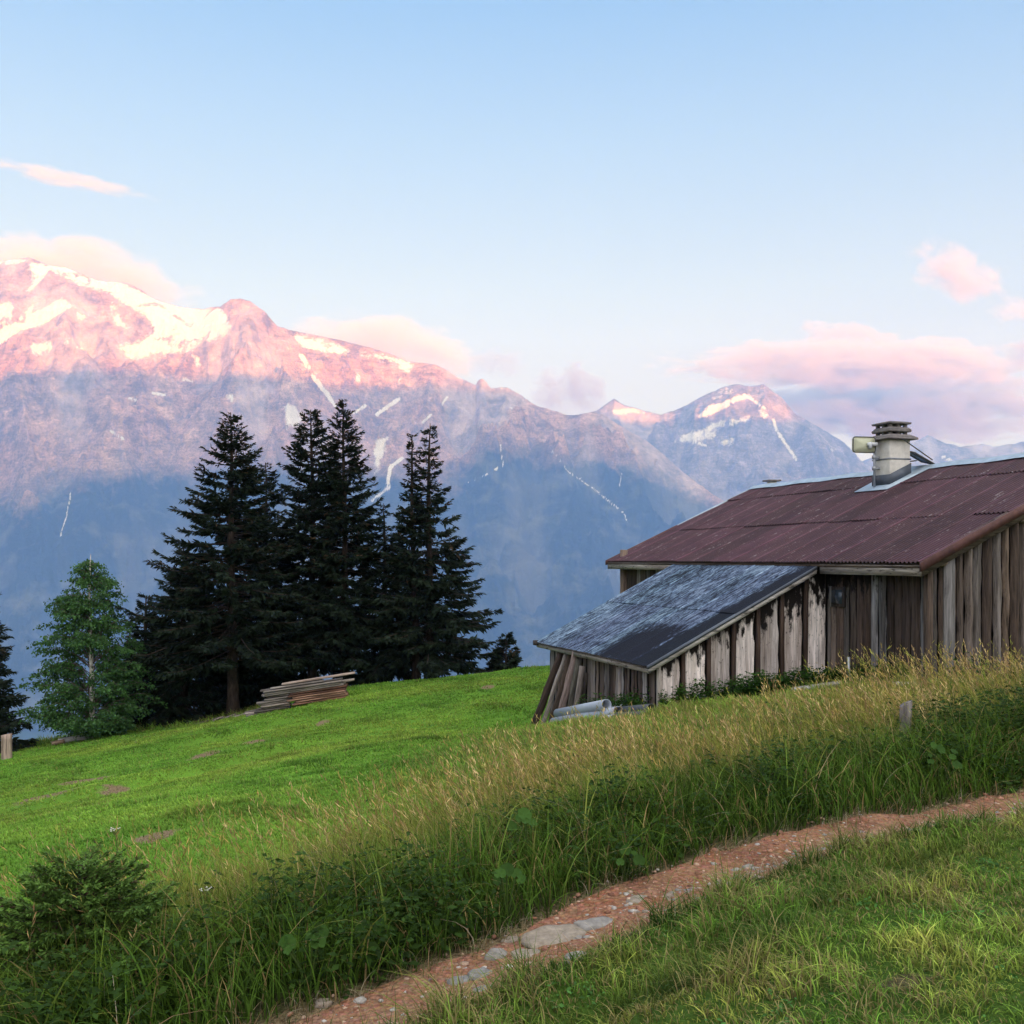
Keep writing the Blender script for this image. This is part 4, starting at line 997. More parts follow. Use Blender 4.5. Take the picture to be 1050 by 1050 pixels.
def lean(u0, v0, u1, v1, w, col, label, k=0):
    Dt = wall_D(max(u1, 570), 0.09 + 0.05 * k); e_ = at(u1, v1, Dt); Db = Dt + 0.25 - 0.12 * k; x_ = (u0 - CU) / F * Db
    return stick('leaning_board', (x_, Db, Hs(x_, Db) - 0.05), e_, w, 0.045, col, label, 'board', GP, roll=R(10))
lean(545, 744, 578, 665, 0.17, (0.085, 0.06, 0.052), 'dark outermost board leaning at the far left corner of the lean-to')
lean(554, 746, 581, 668, 0.09, (0.38, 0.33, 0.31), 'pale narrow board leaning beside the dark outermost one', 1)
lean(563, 745, 586, 669, 0.15, (0.12, 0.088, 0.075), 'dark brown board leaning between two pale ones', 0)
lean(571, 745, 591, 667, 0.16, (0.30, 0.23, 0.215), 'broad grey board leaning in the middle of the propped group', 2)
lean(580, 742, 594, 676, 0.14, (0.16, 0.15, 0.13), 'brown board leaning right of the broad grey one', 1)
lean(587, 739, 597, 683, 0.12, (0.30, 0.26, 0.24), 'shorter greyish board leaning near the pipes', 2)
lean(594, 735, 601, 690, 0.11, (0.12, 0.10, 0.085), 'shortest dark board leaning just above the pipes', 0)
lw = c2w(LW - 0.10, 7.15); lz = Hs(*lw)
p = Vector((lw[0], lw[1], lz - 0.05)); tp = Vector((lw[0] + 0.02, lw[1], lz + 1.28)); stick('upright_plank', p, tp, 0.30, 0.05, (0.43, 0.39, 0.365), 'pale grey plank standing upright against the low lean-to wall', 'board', face=(_ct, _st, 0))
lw = c2w(LW - 0.09, 4.75); lz = Hs(*lw)
p = Vector((lw[0], lw[1], lz - 0.05)); tp = Vector((lw[0] + 0.02, lw[1], lz + 1.0)); stick('upright_plank', p, tp, 0.20, 0.05, (0.40, 0.34, 0.31), 'short light plank standing upright near the right end of the low wall', 'board', face=(_ct, _st, 0))

PIPE = m_plain('grey_plastic_pipe', (0.27, 0.30, 0.36), 0.45, 0, 0.10, 3, spec=0.4, bump=0.03)
PIPED = m_plain('dark_plastic_pipe', (0.035, 0.04, 0.05), 0.5, 0, 0.2, 3, spec=0.4, bump=0.03)
def pipe(p0, p1, r, mat, label, group=None):
    p0, p1 = Vector(p0), Vector(p1); L_ = (p1 - p0).length; n = 24; th = np.arange(n) / n * 2 * np.pi; b = MB()
    V = []; 
    for (rr, z) in ((r, 0), (r, L_), (r * 0.9, L_), (r * 0.9, 0)): V += [(rr * math.cos(t), rr * math.sin(t), z) for t in th]
    Q = [(k * n + j, k * n + (j + 1) % n, ((k + 1) % 4) * n + (j + 1) % n, ((k + 1) % 4) * n + j) for k in range(4) for j in range(n)]
    b.add(V, Q); o = b.build('drain_pipe', mat, None, False); o.rotation_mode = 'QUATERNION'; o.rotation_quaternion = (p1 - p0).to_track_quat('Z', 'Y'); o.location = p0
    return tag(o, label, 'pipe', group)
r0 = 0.11
def gp(u, D, dz): x = (u - CU) / F * D; return Vector((x, D, Hs(x, D) + dz))
GPI = 'pipes lying by the lean-to'
pipe(gp(568, 22.6, r0 * 0.9), gp(634, 19.8, r0 * 0.9), r0, PIPE, 'front grey plastic pipe with its open end toward the path', GPI)
pipe(gp(576, 22.3, r0 * 0.55 - 0.05), gp(630, 19.45, r0 * 0.4 - 0.06), r0 * 0.9, PIPE, 'grey pipe half sunk in the grass below the front one', GPI)
a0_, a1_ = gp(568, 22.9, 0), gp(636, 20.25, 0)
pipe(a0_ + Vector((0.12, 0.12, r0)), a1_ + Vector((0.12, 0.14, r0)), r0, PIPE, 'grey pipe at the back of the pile next to the wall', GPI)
pipe(gp(572, 22.75, 2.55 * r0), gp(622, 20.1, 2.6 * r0), r0 * 0.95, PIPE, 'uppermost grey pipe resting on the two others', GPI)
pipe(gp(636, 19.9, 0.10), gp(668, 19.15, 0.09), 0.10, PIPED, 'short black pipe lying at the right end of the pile', GPI)
pipe(gp(632, 19.6, 0.02), gp(664, 18.95, 0.02), 0.085, PIPED, 'second black pipe lower in the grass at the right end', GPI)

# pale boards lying at the foot of the eave wall
p = gp(812, 19.2, 0.10); e_ = gp(862, 18.9, 0.14); stick('fallen_board', p, e_, 0.30, 0.06, (0.42, 0.40, 0.40), 'pale grey board lying at the foot of the cabin wall', 'board', mat=WV)
p = gp(915, 17.6, 0.08); e_ = gp(938, 17.5, 0.06); stick('fallen_board', p, e_, 0.22, 0.10, (0.42, 0.36, 0.32), 'short light block lying in grass below the cabin corner', 'board', mat=WV)

# posts -------------------------------------------------------------------
def post(name, u, vtop, D, rad, col, label, cat, top_tilt=0.0):
    x = (u - CU) / F * D; zt_ = -(vtop - HOR) / F * D; zg = Hs(x, D) - 0.25; b = MB(); n_ = 14; nz = 8; V = []
    rr = [rad * (1 + 0.10 * random.uniform(-1, 1)) for _ in range(n_)]
    for k in range(nz):
        for j in range(n_):
            t = j / n_ * 6.283; V.append((rr[j] * math.cos(t) * (1 + 0.02 * random.uniform(-1, 1)), rr[j] * math.sin(t), (zt_ - zg) * k / (nz - 1) + (0.03 * math.cos(t) if k == nz - 1 else 0)))
    V.append((0, 0, zt_ - zg + 0.006)); c_ = len(V) - 1
    Q = [(k * n_ + j, k * n_ + (j + 1) % n_, (k + 1) * n_ + (j + 1) % n_, (k + 1) * n_ + j) for k in range(nz - 1) for j in range(n_)]
    T = [((nz - 1) * n_ + j, (nz - 1) * n_ + (j + 1) % n_, c_) for j in range(n_)]
    b.add(V, Q, T, col); o = b.build(name, WV); o.location = (x, D, zg); o.rotation_euler = (R(1.5), R(top_tilt), 0)
    return tag(o, label, cat)
post('fence_post', 927, 721, 9.6, 0.055, (0.24, 0.215, 0.195), 'short weathered grey post standing in the tall grass below the cabin', 'post', 1)
post('tree_stump', 7, 753, 33.5, 0.17, (0.36, 0.27, 0.22), 'cut pale wooden stump at the far left edge of the meadow', 'stump')

# timber stack by the spruces ---------------------------------------------
def frame_dirs(u0, v0, D0, u1, v1, D1):
    return gp(u0, D0, 0), gp(u1, D1, 0)
pa_, pb_ = gp(243, 36.4, 0), gp(357, 36.8, 0)
ax = Vector((pb_.x - pa_.x, pb_.y - pa_.y, 0)); L_ = ax.length; hx = ax.normalized(); nrm3 = Vector((-hx.y, hx.x, 0)); SLP = 0.135
REDW = [(0.30, 0.155, 0.105), (0.25, 0.13, 0.09), (0.34, 0.20, 0.14)]; GRW = [(0.34, 0.30, 0.27), (0.24, 0.21, 0.19), (0.40, 0.34, 0.30)]
LB = 'sawn board in the stacked timber pile beside the spruces'; GB = 'boards of the stacked timber pile'
rr = random.Random(4)
def shade(c, k): return tuple(q_ * k for q_ in c)
def pile_pt(f, row, h):
    """f: share of the pile's length, h: height above its right end's foot"""
    return Vector((pa_.x, pa_.y, 0)) + hx * (L_ * f) + nrm3 * row + Vector((0, 0, pb_.z + h - SLP * L_ * (1 - f)))
for k in range(9):                      # the squared stack, two boards deep
    for row in range(2):
        e__ = 0.985 + rr.uniform(-0.01, 0.012) if k < 6 else 0.97 + rr.uniform(-0.06, 0.08)
        col = shade(rr.choice(REDW) if k < 6 else rr.choice(GRW), rr.uniform(0.6, 1.15)); hk = 0.04 + k * 0.074
        stick('stacked_board', pile_pt((0.50 if k < 6 else 0.24) + rr.uniform(-0.05, 0.05), row * 0.42 + rr.uniform(-0.03, 0.05), hk + rr.uniform(-0.008, 0.008)), pile_pt(e__, row * 0.42 + rr.uniform(-0.04, 0.05), hk + rr.uniform(-0.01, 0.014)), 0.36, 0.052, col, LB, 'board', GB)
for k in range(-4, 6):                  # greyer boards butted against its left, stepping down to the ground
    f0 = 0.06 + 0.022 * (k + 4) + rr.uniform(-0.04, 0.05); f1 = min(0.48, 0.48 if k >= 0 else 0.72 + 0.12 * k) + rr.uniform(-0.03, 0.0)
    P0, P1 = pile_pt(f0, 0.05 + rr.uniform(-0.12, 0.14), 0.04 + k * 0.074), pile_pt(f1, 0.05 + rr.uniform(-0.06, 0.06), 0.04 + k * 0.074)
    P0.z = max(P0.z, Hs(P0.x, P0.y) + 0.05)
    stick('grey_board', P0, P1, 0.34, 0.055, shade(rr.choice(GRW), rr.uniform(0.5, 1.05)), 'grey board stepping down at the left of the timber pile', 'board', 'grey boards left of the timber pile')
for k in range(5):                      # short loose ends at the left of the stack
    f0 = rr.uniform(0.04, 0.26); P0 = Vector((pa_.x, pa_.y, 0)) + hx * (L_ * f0) + nrm3 * rr.uniform(-0.25, 0.5); P0.z = Hs(P0.x, P0.y) + 0.05 + 0.07 * k * (0.3 + f0 * 2.2)
    P1 = P0 + hx * rr.uniform(1.0, 1.9) + nrm3 * rr.uniform(-0.25, 0.25) + Vector((0, 0, rr.uniform(0.10, 0.32)))
    stick('loose_board', P0, P1, 0.22, 0.06, shade(rr.choice(GRW), rr.uniform(0.6, 1.1)), 'short grey board jumbled at the left end of the timber pile', 'board', 'loose boards by the timber pile')
stick('top_board', pile_pt(0.40, 0.1, 0.80), pile_pt(1.06, 0.1, 0.83), 0.30, 0.06, (0.46, 0.36, 0.31), 'long pale board lying topmost on the timber pile, sticking out right', 'board')
stick('top_board', pile_pt(0.30, 0.0, 0.715), pile_pt(0.78, 0.05, 0.72), 0.26, 0.05, (0.30, 0.27, 0.25), 'greyish board under the topmost one on the timber pile', 'board')
for k in range(9):                      # slabs left of the trunk
    u = 200 + k * 6.5; p = gp(u, 38.7 + rr.uniform(-0.4, 0.5), 0.03 + 0.03 * rr.random()); e_ = p + Vector((rr.uniform(0.4, 0.9), rr.uniform(-0.3, 0.3), rr.uniform(0.08, 0.2)))
    stick('wood_scrap', p, e_, 0.18, 0.05, shade(rr.choice(GRW), rr.uniform(0.5, 1.0)), 'scrap of grey slab wood lying left of the spruce trunk', 'wood scrap', 'wood scraps under the spruce')
p = gp(60, 37.6, 0.10); e_ = gp(91, 37.9, 0.12); stick('fallen_log', p, e_, 0.26, 0.20, (0.42, 0.42, 0.42), 'pale bare log lying at the foot of the birch', 'log')
p = gp(53, 37.4, 0.05); e_ = gp(66, 37.6, 0.10); stick('fallen_log', p, e_, 0.20, 0.14, (0.34, 0.24, 0.17), 'short brown log end left of the pale bare log', 'log')

# ------------------------------------------------------------------ trees
NEEDLE = m_leaf('spruce_needles', 0.7, 0.12, 0.12)
BARK = m_bark('spruce_bark', [(0.3, (0.018, 0.013, 0.011)), (0.55, (0.050, 0.036, 0.029)), (0.75, (0.11, 0.08, 0.066))])
BIRCHB = m_bark('birch_bark', [(0.36, (0.05, 0.045, 0.04)), (0.44, (0.42, 0.38, 0.34)), (0.7, (0.62, 0.58, 0.53))], (2.5, 2.5, 5.0))
BLEAF = m_leaf('birch_leaves', 0.6, 0.3, 0.25)

def sprays(P, D, L, Wd, N_, rg_, colfun):
    """flat tapering needle sprays: base P, direction D, length L, width Wd"""
    n = len(P); D = D / (np.linalg.norm(D, axis=1)[:, None] + 1e-9)
    S = np.cross(D, N_); S /= np.linalg.norm(S, axis=1)[:, None] + 1e-9
    U = np.cross(S, D)
    a = P; m1 = P + D * (L * 0.45)[:, None] + S * (Wd / 2)[:, None]; m2 = P + D * (L * 0.45)[:, None] - S * (Wd / 2)[:, None]; t = P + D * L[:, None] - U * (L * 0.12)[:, None]
    V = np.stack([a, m1, t, m2], 1).reshape(-1, 3); k = np.arange(n)[:, None] * 4
    T = np.concatenate([k + np.array([[0, 1, 2]]), k + np.array([[0, 2, 3]])], 0)
    return V, T, np.repeat(colfun, 4, axis=0)

def spruce(name, u, vbase, vtop, D, prof, seed, label, group, bare=0.08, density=1.0, lean_x=0.0, trunk_r=0.17, stems=None, zbase=None, col=(0.0125, 0.0205, 0.0110), tw=1.3, sc=1.0):
    """prof: list of (height fraction, radius in metres)"""
    rg_ = np.random.default_rng(seed)
    x0 = (u - CU) / F * D; zg = (Hs(x0, D) if zbase is None else zbase) - 0.15; zt_ = -(vtop - HOR) / F * D; Ht = zt_ - zg
    root = empty(name, (x0, D, zg)); tag(root, label, 'tree', group)
    pr_ = np.array(prof, float)
    tb = MB(); P_, D_, L_, W_, N_, C_ = [], [], [], [], [], []
    zs = np.linspace(0, Ht, 14); bend = 0.05 * np.sin(zs * 0.7 + seed) * (zs / Ht)
    tb.tube(np.column_stack([bend + lean_x * zs / Ht, bend * 0.5, zs]), trunk_r * (1 - zs / Ht) ** 0.8 + 0.012 + 0.07 * np.exp(-zs / 0.25), 10)
    z = bare * Ht
    while z < Ht * 0.995:
        fz = z / Ht; Rr = np.interp(fz, pr_[:, 0], pr_[:, 1])
        nb = int(max(4, round((5 + 4.0 * min(1, Rr / 1.5)) * density)))
        for k in range(nb):
            az = rg_.uniform(0, 6.283); Lb = Rr * rg_.uniform(0.66, 1.12) * (1.12 if rg_.random() < 0.12 else 1.0) + 0.05
            up0 = 0.55 * fz ** 1.5 - 0.16 + rg_.normal() * 0.11; cur = 0.10 * (1 - fz) + rg_.normal() * 0.05; sag = 0.45 * (1 - fz) + 0.06
            dh = np.array([math.cos(az), math.sin(az), 0.0]); zz_ = z + rg_.uniform(-0.12, 0.12)
            f_ = np.linspace(0, 1, 8)
            path = np.outer(f_ * Lb, dh); path[:, 2] = zz_ + Lb * (up0 * f_ - sag * f_ ** 1.5 * 0.6 + (cur + 0.16) * f_ ** 3)
            path[:, 0] += np.interp(zz_, zs, bend) + lean_x * fz; path[:, 1] += np.interp(zz_, zs, bend * 0.5)
            tb.tube(path, (0.008 + 0.022 * (Lb / 3.0) * (1 - f_) ** 0.8) * min(1, sc + 0.02), 4, caps=False)
            ntw = int(Lb * 15 * tw / sc) + 3
            s_ = rg_.uniform(0.10 if Lb < 1.2 else 0.22, 1.0, ntw) ** 0.8
            bp = np.stack([np.interp(s_, f_, path[:, c]) for c in range(3)], 1)
            td = np.gradient(path, axis=0); bd = np.stack([np.interp(s_, f_, td[:, c]) for c in range(3)], 1); bd /= np.linalg.norm(bd, axis=1)[:, None]
            lat = np.cross(bd, [0, 0, 1.0]); sg = rg_.choice([-1, 1], ntw)[:, None]
            droop = rg_.uniform(0.05, 0.75, ntw) * (1 - 0.7 * fz)
            d_ = bd * rg_.uniform(0.55, 1.1, ntw)[:, None] + lat * sg * rg_.uniform(0.25, 1.0, ntw)[:, None]; d_[:, 2] -= droop
            ll = (0.20 + 0.34 * (1 - s_) * min(1.0, Lb / 1.6)) * rg_.uniform(0.7, 1.35, ntw) * sc * (1.12 - 0.55 * fz) + 0.05 * sc
            tone = rg_.uniform(0.55, 1.5, ntw) * rg_.uniform(0.8, 1.25)
            cc = np.array(col)[None] * tone[:, None]
            warm = rg_.random(ntw) < 0.05 * (fz > 0.45); cc[warm] = np.array([0.055, 0.036, 0.020]) * tone[warm][:, None]
            for rep in range(3):        # each twig is a little fan of sprays
                jit = rg_.normal(size=(ntw, 3)) * 0.28; q0 = bp + (d_ / np.linalg.norm(d_, axis=1)[:, None]) * (ll * rep * 0.28)[:, None]
                P_.append(q0); D_.append(d_ + jit); L_.append(ll * (1 - 0.15 * rep)); W_.append(ll * 0.23 * rg_.uniform(0.7, 1.3, ntw) + 0.012 * sc)
                nn = np.tile([0, 0, 1.0], (ntw, 1)) + rg_.normal(size=(ntw, 3)) * 0.6; N_.append(nn); C_.append(cc)
        z += (0.26 + 0.10 * Rr / 2.5) * rg_.uniform(0.75, 1.25) / density ** 0.5 * min(1.0, 0.45 + Ht / 14) * sc ** 0.6
    # leader
    V, T, C = sprays(np.vstack(P_), np.vstack(D_), np.concatenate(L_), np.concatenate(W_), np.vstack(N_), rg_, np.vstack(C_))
    np_mesh('crown', V, [T], NEEDLE, root, {'Col': C})
    tb.build('trunk', BARK, root, True)
    return root
def gz(u, D): return Hs((u - CU) / F * D, D)
TG = 'tall spruces on the meadow edge'
p1 = [(0, 2.2), (0.08, 3.0), (0.2, 3.5), (0.34, 3.35), (0.5, 2.75), (0.66, 1.95), (0.8, 1.15), (0.9, 0.68), (0.97, 0.26), (1, 0.04)]
spruce('spruce_tree', 239, 733, 423, 40.2, p1, 101, 'broad dark spruce with bare trunk base left of the timber pile', TG, bare=0.21, density=1.25, lean_x=-0.12, trunk_r=0.23)
spruce('spruce_tree', 272, 720, 474, 43.5, [(a, r_ * 0.8) for a, r_ in p1], 102, 'spruce filling the gap between the broad one and the two tall middle ones', TG, bare=0.06)
p2 = [(0, 1.8), (0.1, 2.5), (0.25, 2.7), (0.4, 2.4), (0.55, 2.1), (0.7, 1.75), (0.82, 1.35), (0.9, 0.85), (0.96, 0.42), (1, 0.06)]
spruce('spruce_tree', 320, 692, 420, 42.8, [(a, r_ * 0.80) for a, r_ in p2], 103, 'tall spruce, left one of the close pair above the timber pile', TG, bare=0.15, density=1.15, trunk_r=0.20)
spruce('spruce_tree', 353, 692, 413, 42.2, [(a, r_ * (0.78 if a < 0.6 else 0.62)) for a, r_ in p2], 104, 'tallest spruce, right one of the close pair above the timber pile', TG, bare=0.15, density=1.15, trunk_r=0.18, lean_x=0.0)
p3 = [(0, 1.2), (0.1, 1.7), (0.3, 1.9), (0.5, 1.35), (0.7, 0.85), (0.9, 0.3), (1, 0.04)]
spruce('spruce_tree', 394, 696, 516, 43.0, p3, 105, 'shorter spruce between the tallest spruce and the twin topped ones', TG, bare=0.08)
p4 = [(0, 1.6), (0.07, 2.5), (0.16, 2.95), (0.26, 2.75), (0.4, 2.15), (0.55, 1.6), (0.7, 0.85), (0.85, 0.40), (0.95, 0.16), (1, 0.03)]
spruce('spruce_tree', 440, 697, 434, 42.2, p4, 106, 'right spruce of the twin stems, its low branches spreading far right', TG, bare=0.12, density=0.95, trunk_r=0.18, lean_x=0.02)
spruce('spruce_tree', 427, 698, 446, 42.0, [(a, r_ * 0.55) for a, r_ in p4], 107, 'slim left spruce of the twin stems right of the group', TG, bare=0.12, density=0.9, trunk_r=0.16, lean_x=-0.22)
spruce('spruce_tree', 188, 740, 560, 41.5, [(0, 2.0), (0.1, 2.4), (0.4, 1.7), (0.7, 0.9), (1, 0.05)], 108, 'lower dark spruce between the birch and the broad spruce', TG, bare=0.02, density=1.2)
spruce('spruce_tree', 150, 750, 610, 42.0, [(0, 1.7), (0.1, 2.0), (0.4, 1.4), (0.7, 0.8), (1, 0.05)], 109, 'low dark spruce close behind the birch', TG, bare=0.02, density=1.2)
spruce('spruce_tree', 240, 735, 600, 45.0, [(0, 2.4), (0.3, 2.2), (0.6, 1.4), (1, 0.05)], 110, 'shaded undergrowth spruce behind the broad trunk', TG, bare=0.02, density=1.2)
spruce('spruce_tree', -24, 760, 585, 37.0, [(0, 1.4), (0.08, 2.0), (0.2, 1.75), (0.5, 1.2), (0.8, 0.6), (1, 0.05)], 111, 'dark spruce cut off by the left edge of the view', TG, bare=0.03, density=1.2)
spruce('young_spruce', 519, 690, 650, 43.0, [(0, 0.9), (0.2, 0.8), (0.6, 0.45), (1, 0.05)], 112, 'small bushy spruce peeping over the meadow crest left of the cabin', None, bare=0.02, density=1.3, trunk_r=0.05, zbase=Hs((519 - CU) / F * 43, 43) - 0.1, tw=1.6)
spruce('young_spruce', 512, 700, 668, 43.5, [(0, 0.6), (0.3, 0.5), (1, 0.05)], 113, 'tiny spruce beside the small bushy spruce on the crest', None, bare=0.02, density=1.2, trunk_r=0.04, zbase=Hs((512 - CU) / F * 43.5, 43.5) - 0.1, tw=1.6)
spruce('young_spruce', 505, 700, 668, 41.5, [(0, 0.3), (1, 0.03)], 114, 'thin bare twiggy sapling on the crest right of the twin spruces', None, bare=0.2, density=0.5, trunk_r=0.03) if False else None

def birch(u, vtop, D, seed):
    rg_ = np.random.default_rng(seed); x0 = (u - CU) / F * D; zg = Hs(x0, D) - 0.1; Ht = -(vtop - HOR) / F * D - zg
    root = empty('birch_tree', (x0, D, zg)); tag(root, 'leafy green birch with a slim white trunk at the left of the spruces', 'tree')
    tb = MB(); zs = np.linspace(0, Ht, 16); bx = 0.05 * np.sin(zs * 0.9)
    tb.tube(np.column_stack([bx, bx * 0.3, zs]), 0.095 * (1 - zs / Ht) ** 0.7 + 0.012, 10)
    P_, D_ = [], []
    prof = np.array([(0, 1.1), (0.06, 1.9), (0.2, 2.25), (0.4, 2.0), (0.55, 1.65), (0.7, 1.3), (0.82, 0.95), (0.92, 0.45), (1, 0.06)])
    bb = MB()
    for k in range(290):
        fz = rg_.uniform(0.02, 0.97) ** 1.15; Rr = np.interp(fz, prof[:, 0], prof[:, 1]) * rg_.uniform(0.6, 1.1); az = rg_.uniform(0, 6.283)
        z0 = max(0.15, fz * Ht - Rr * 0.45); f_ = np.linspace(0, 1, 9)
        path = np.outer(f_ * Rr, [math.cos(az), math.sin(az), 0]); path[:, 2] = z0 + Rr * (0.95 * f_ - 0.55 * f_ ** 2.4) + 0.03 * rg_.normal(size=9)
        path[:, 0] += np.interp(z0, zs, bx)
        bb.tube(path, 0.014 * (1 - f_) + 0.004, 4, caps=False)
        nt2 = int(8 + Rr * 8)
        for s_ in rg_.uniform(0.25, 1, nt2):
            b0 = np.array([np.interp(s_, f_, path[:, c]) for c in range(3)]); ln = rg_.uniform(0.2, 0.55)
            dd = np.array([math.cos(az) + rg_.normal() * 0.7, math.sin(az) + rg_.normal() * 0.7, rg_.uniform(-0.5, 0.35)]); dd /= np.linalg.norm(dd)
            t = rg_.uniform(0, 1, 9); q = b0 + np.outer(t * ln, dd); q[:, 2] -= 0.45 * (t * ln) ** 1.4; q += rg_.normal(size=q.shape) * 0.03
            P_.append(q); D_.append(rg_.normal(size=q.shape) * 0.6 + dd * 0.6 + np.array([0, 0, -0.7]))
    P_ = np.vstack(P_); D_ = np.vstack(D_); n = len(P_); L_ = rg_.uniform(0.06, 0.12, n); cl = fbm(P_[:, 0] * 1.6, P_[:, 1] * 1.6, P_[:, 2] * 1.6, 3)
    C_ = np.array([0.046, 0.112, 0.028])[None] * (rg_.uniform(0.6, 1.4, (n, 1)) * (1 + 0.7 * cl[:, None]).clip(0.5, 1.7))
    V, T, C = sprays(P_, D_, L_, L_ * 0.72, rg_.normal(size=(n, 3)), rg_, C_)
    np_mesh('crown', V, [T], BLEAF, root, {'Col': C}); tr = tb.build('trunk', BIRCHB, root, True)
    bb.build('limbs', m_bark('birch_twigs', [(0.3, (0.06, 0.045, 0.035)), (0.7, (0.16, 0.12, 0.10))]), tr, True)
birch(93, 568, 38.2, 5)

# young spruce in the roadside growth
spruce('young_spruce', 90, 1040, 905, 4.9, [(0, 0.40), (0.2, 0.50), (0.5, 0.46), (0.75, 0.32), (0.9, 0.18), (1, 0.03)], 131, 'bushy green young spruce in the tall weeds at the bottom left', None, bare=0.03, density=2.6, trunk_r=0.013, col=(0.075, 0.140, 0.026), tw=3.4, sc=0.18)

# ------------------------------------------------------------------ grass and weeds
GRASS = m_leaf('grass_blade', 0.7, 0.22, 0.12)

def blades(P, h, w, lean, seg, cb, ct, rg_, curl=1.0, tipw=0.0):
    """bending blades. P nx3 roots, h heights, w widths, lean nx2 sideways reach as a share of the height; colours root -> tip"""
    n = len(P); t = np.linspace(0, 1, seg + 1)
    az = rg_.uniform(0, 6.283, n); sx, sy = np.cos(az), np.sin(az)
    V = np.zeros((n, seg * 2 + 1, 3)); C = np.zeros((n, seg * 2 + 1, 3))
    ln = np.linalg.norm(lean, axis=1)
    for k in range(seg + 1):
        f = t[k] ** curl if curl != 1 else t[k]
        c = np.column_stack([P[:, 0] + lean[:, 0] * h * t[k] ** 2, P[:, 1] + lean[:, 1] * h * t[k] ** 2, P[:, 2] + h * (t[k] - 0.42 * np.minimum(ln, 1.3) * t[k] ** 2.4)])
        ww = w * (1 - t[k] ** 1.6) * 0.5 + tipw * 0
        col = cb * (1 - t[k]) + ct * t[k]  # roots darker than tips: shade among the blades painted in
        if k < seg:
            V[:, 2 * k] = c + np.column_stack([sx * ww, sy * ww, 0 * ww]); V[:, 2 * k + 1] = c - np.column_stack([sx * ww, sy * ww, 0 * ww])
            C[:, 2 * k] = col; C[:, 2 * k + 1] = col
        else: V[:, 2 * k] = c; C[:, 2 * k] = col
    base = (np.arange(n) * (2 * seg + 1))[:, None]; T = []
    for k in range(seg - 1):
        T.append(base + np.array([[2 * k, 2 * k + 1, 2 * k + 3]])); T.append(base + np.array([[2 * k, 2 * k + 3, 2 * k + 2]]))
    T.append(base + np.array([[2 * seg - 2, 2 * seg - 1, 2 * seg]]))
    return V.reshape(-1, 3), np.concatenate(T), C.reshape(-1, 3)

def in_view(x, y, z, mu=480, mv=520):
    u = CU + F * x / y; v = HOR - F * z / y
    return (y > 1.2) & (u > -mu - 60) & (u < 1050 + mu) & (v < 1050 + mv + 260)

def scatter(n, x0, x1, y0, y1, rg_):
    return rg_.uniform(x0, x1, n), rg_.uniform(y0, y1, n)

def join(parts):
    V, T, C, k = [], [], [], 0
    for v, t, c in parts: V.append(v); T.append(t + k); C.append(c); k += len(v)
    return np.vstack(V), np.vstack(T), np.vstack(C)

# cabin footprint, to keep the growth outside the walls
def inside_cabin(x, y):
    dx, dy = x - BX, y - BY; lx = dx * _ct + dy * _st; ly = -dx * _st + dy * _ct
    return ((lx > XW - 0.1) & (lx < 2 * HALF - 0.4) & (ly > YW - 0.12) & (ly < LEN - 0.4)) | ((lx > LW - 0.08) & (lx <= XW) & (ly > LYW - 0.1) & (ly < LY1 - 0.3))
rg = np.random.default_rng(77)
WIND = np.array([-0.22, -0.02])

# --- unmown bank: leafy green under-storey, then straw-coloured stems with seed heads
x, y = scatter(840000, -8.5, 17, 2.0, 19, rg); z = np.zeros_like(x)
tz, ts = tall_zone(x, y)
pk = 0.95 * tz / (1 + (np.maximum(y - 6.5, 0) / 4.5) ** 1.6)
m = (rg.random(len(x)) < pk) & (np.abs(F * x / y) < 1000) & ~inside_cabin(x, y); x, y, ts = x[m], y[m], ts[m]; z = H(x, y)
print('bank blades', len(x))
cl = fbm(x * 0.9, y * 0.9, 5.0, 4); cl2 = fbm(x * 3.1, y * 3.1, 9.0, 3)
hs = (0.35 + 0.17 * cl + 0.07 * cl2) * rg.uniform(0.45, 1.25, len(x)) * np.interp(ts, [0.25, 0.8, 2.0, 5], [0.55, 1.15, 1.25, 0.95]) * np.interp(x, [-4, 0, 4], [1.15, 1.0, 1.12])
hs = np.clip(hs, 0.06, 0.9)
P = np.column_stack([x, y, z - 0.01]); n = len(x)
lean = rg.normal(size=(n, 2)) * 0.42 + WIND * 0.7
dry = (rg.random(n) < 0.10 + 0.10 * sstep(1.5, 3.0, ts) + 0.15 * cl2)
g0 = np.array([0.006, 0.013, 0.003]); g1 = np.array([0.072, 0.142, 0.016])
tone = (rg.uniform(0.35, 1.65, (n, 1)) * (1 + 0.7 * cl[:, None])).clip(0.22, 2.2)
upf = sstep(0.6, 2.2, ts)[:, None]
ct = (g1 * (1 - 0.6 * upf) + np.array([0.25, 0.255, 0.040]) * 0.6 * upf) * tone; cb = ct * 0.45  # root colour dimmed as painted shade inside the growth
ct[dry] = np.array([0.33, 0.24, 0.10]) * rg.uniform(0.6, 1.3, (dry.sum(), 1)); cb[dry] = ct[dry] * 0.55
wd = np.interp(y, [3, 7, 14, 19], [0.007, 0.008, 0.014, 0.02]) * rg.uniform(0.6, 1.5, n)
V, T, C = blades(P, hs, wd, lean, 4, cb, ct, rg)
tag(np_mesh('bank_grass', V, [T], GRASS, None, {'Col': C}), 'dense uncut green grass on the bank above the path', 'grass', kind='stuff')

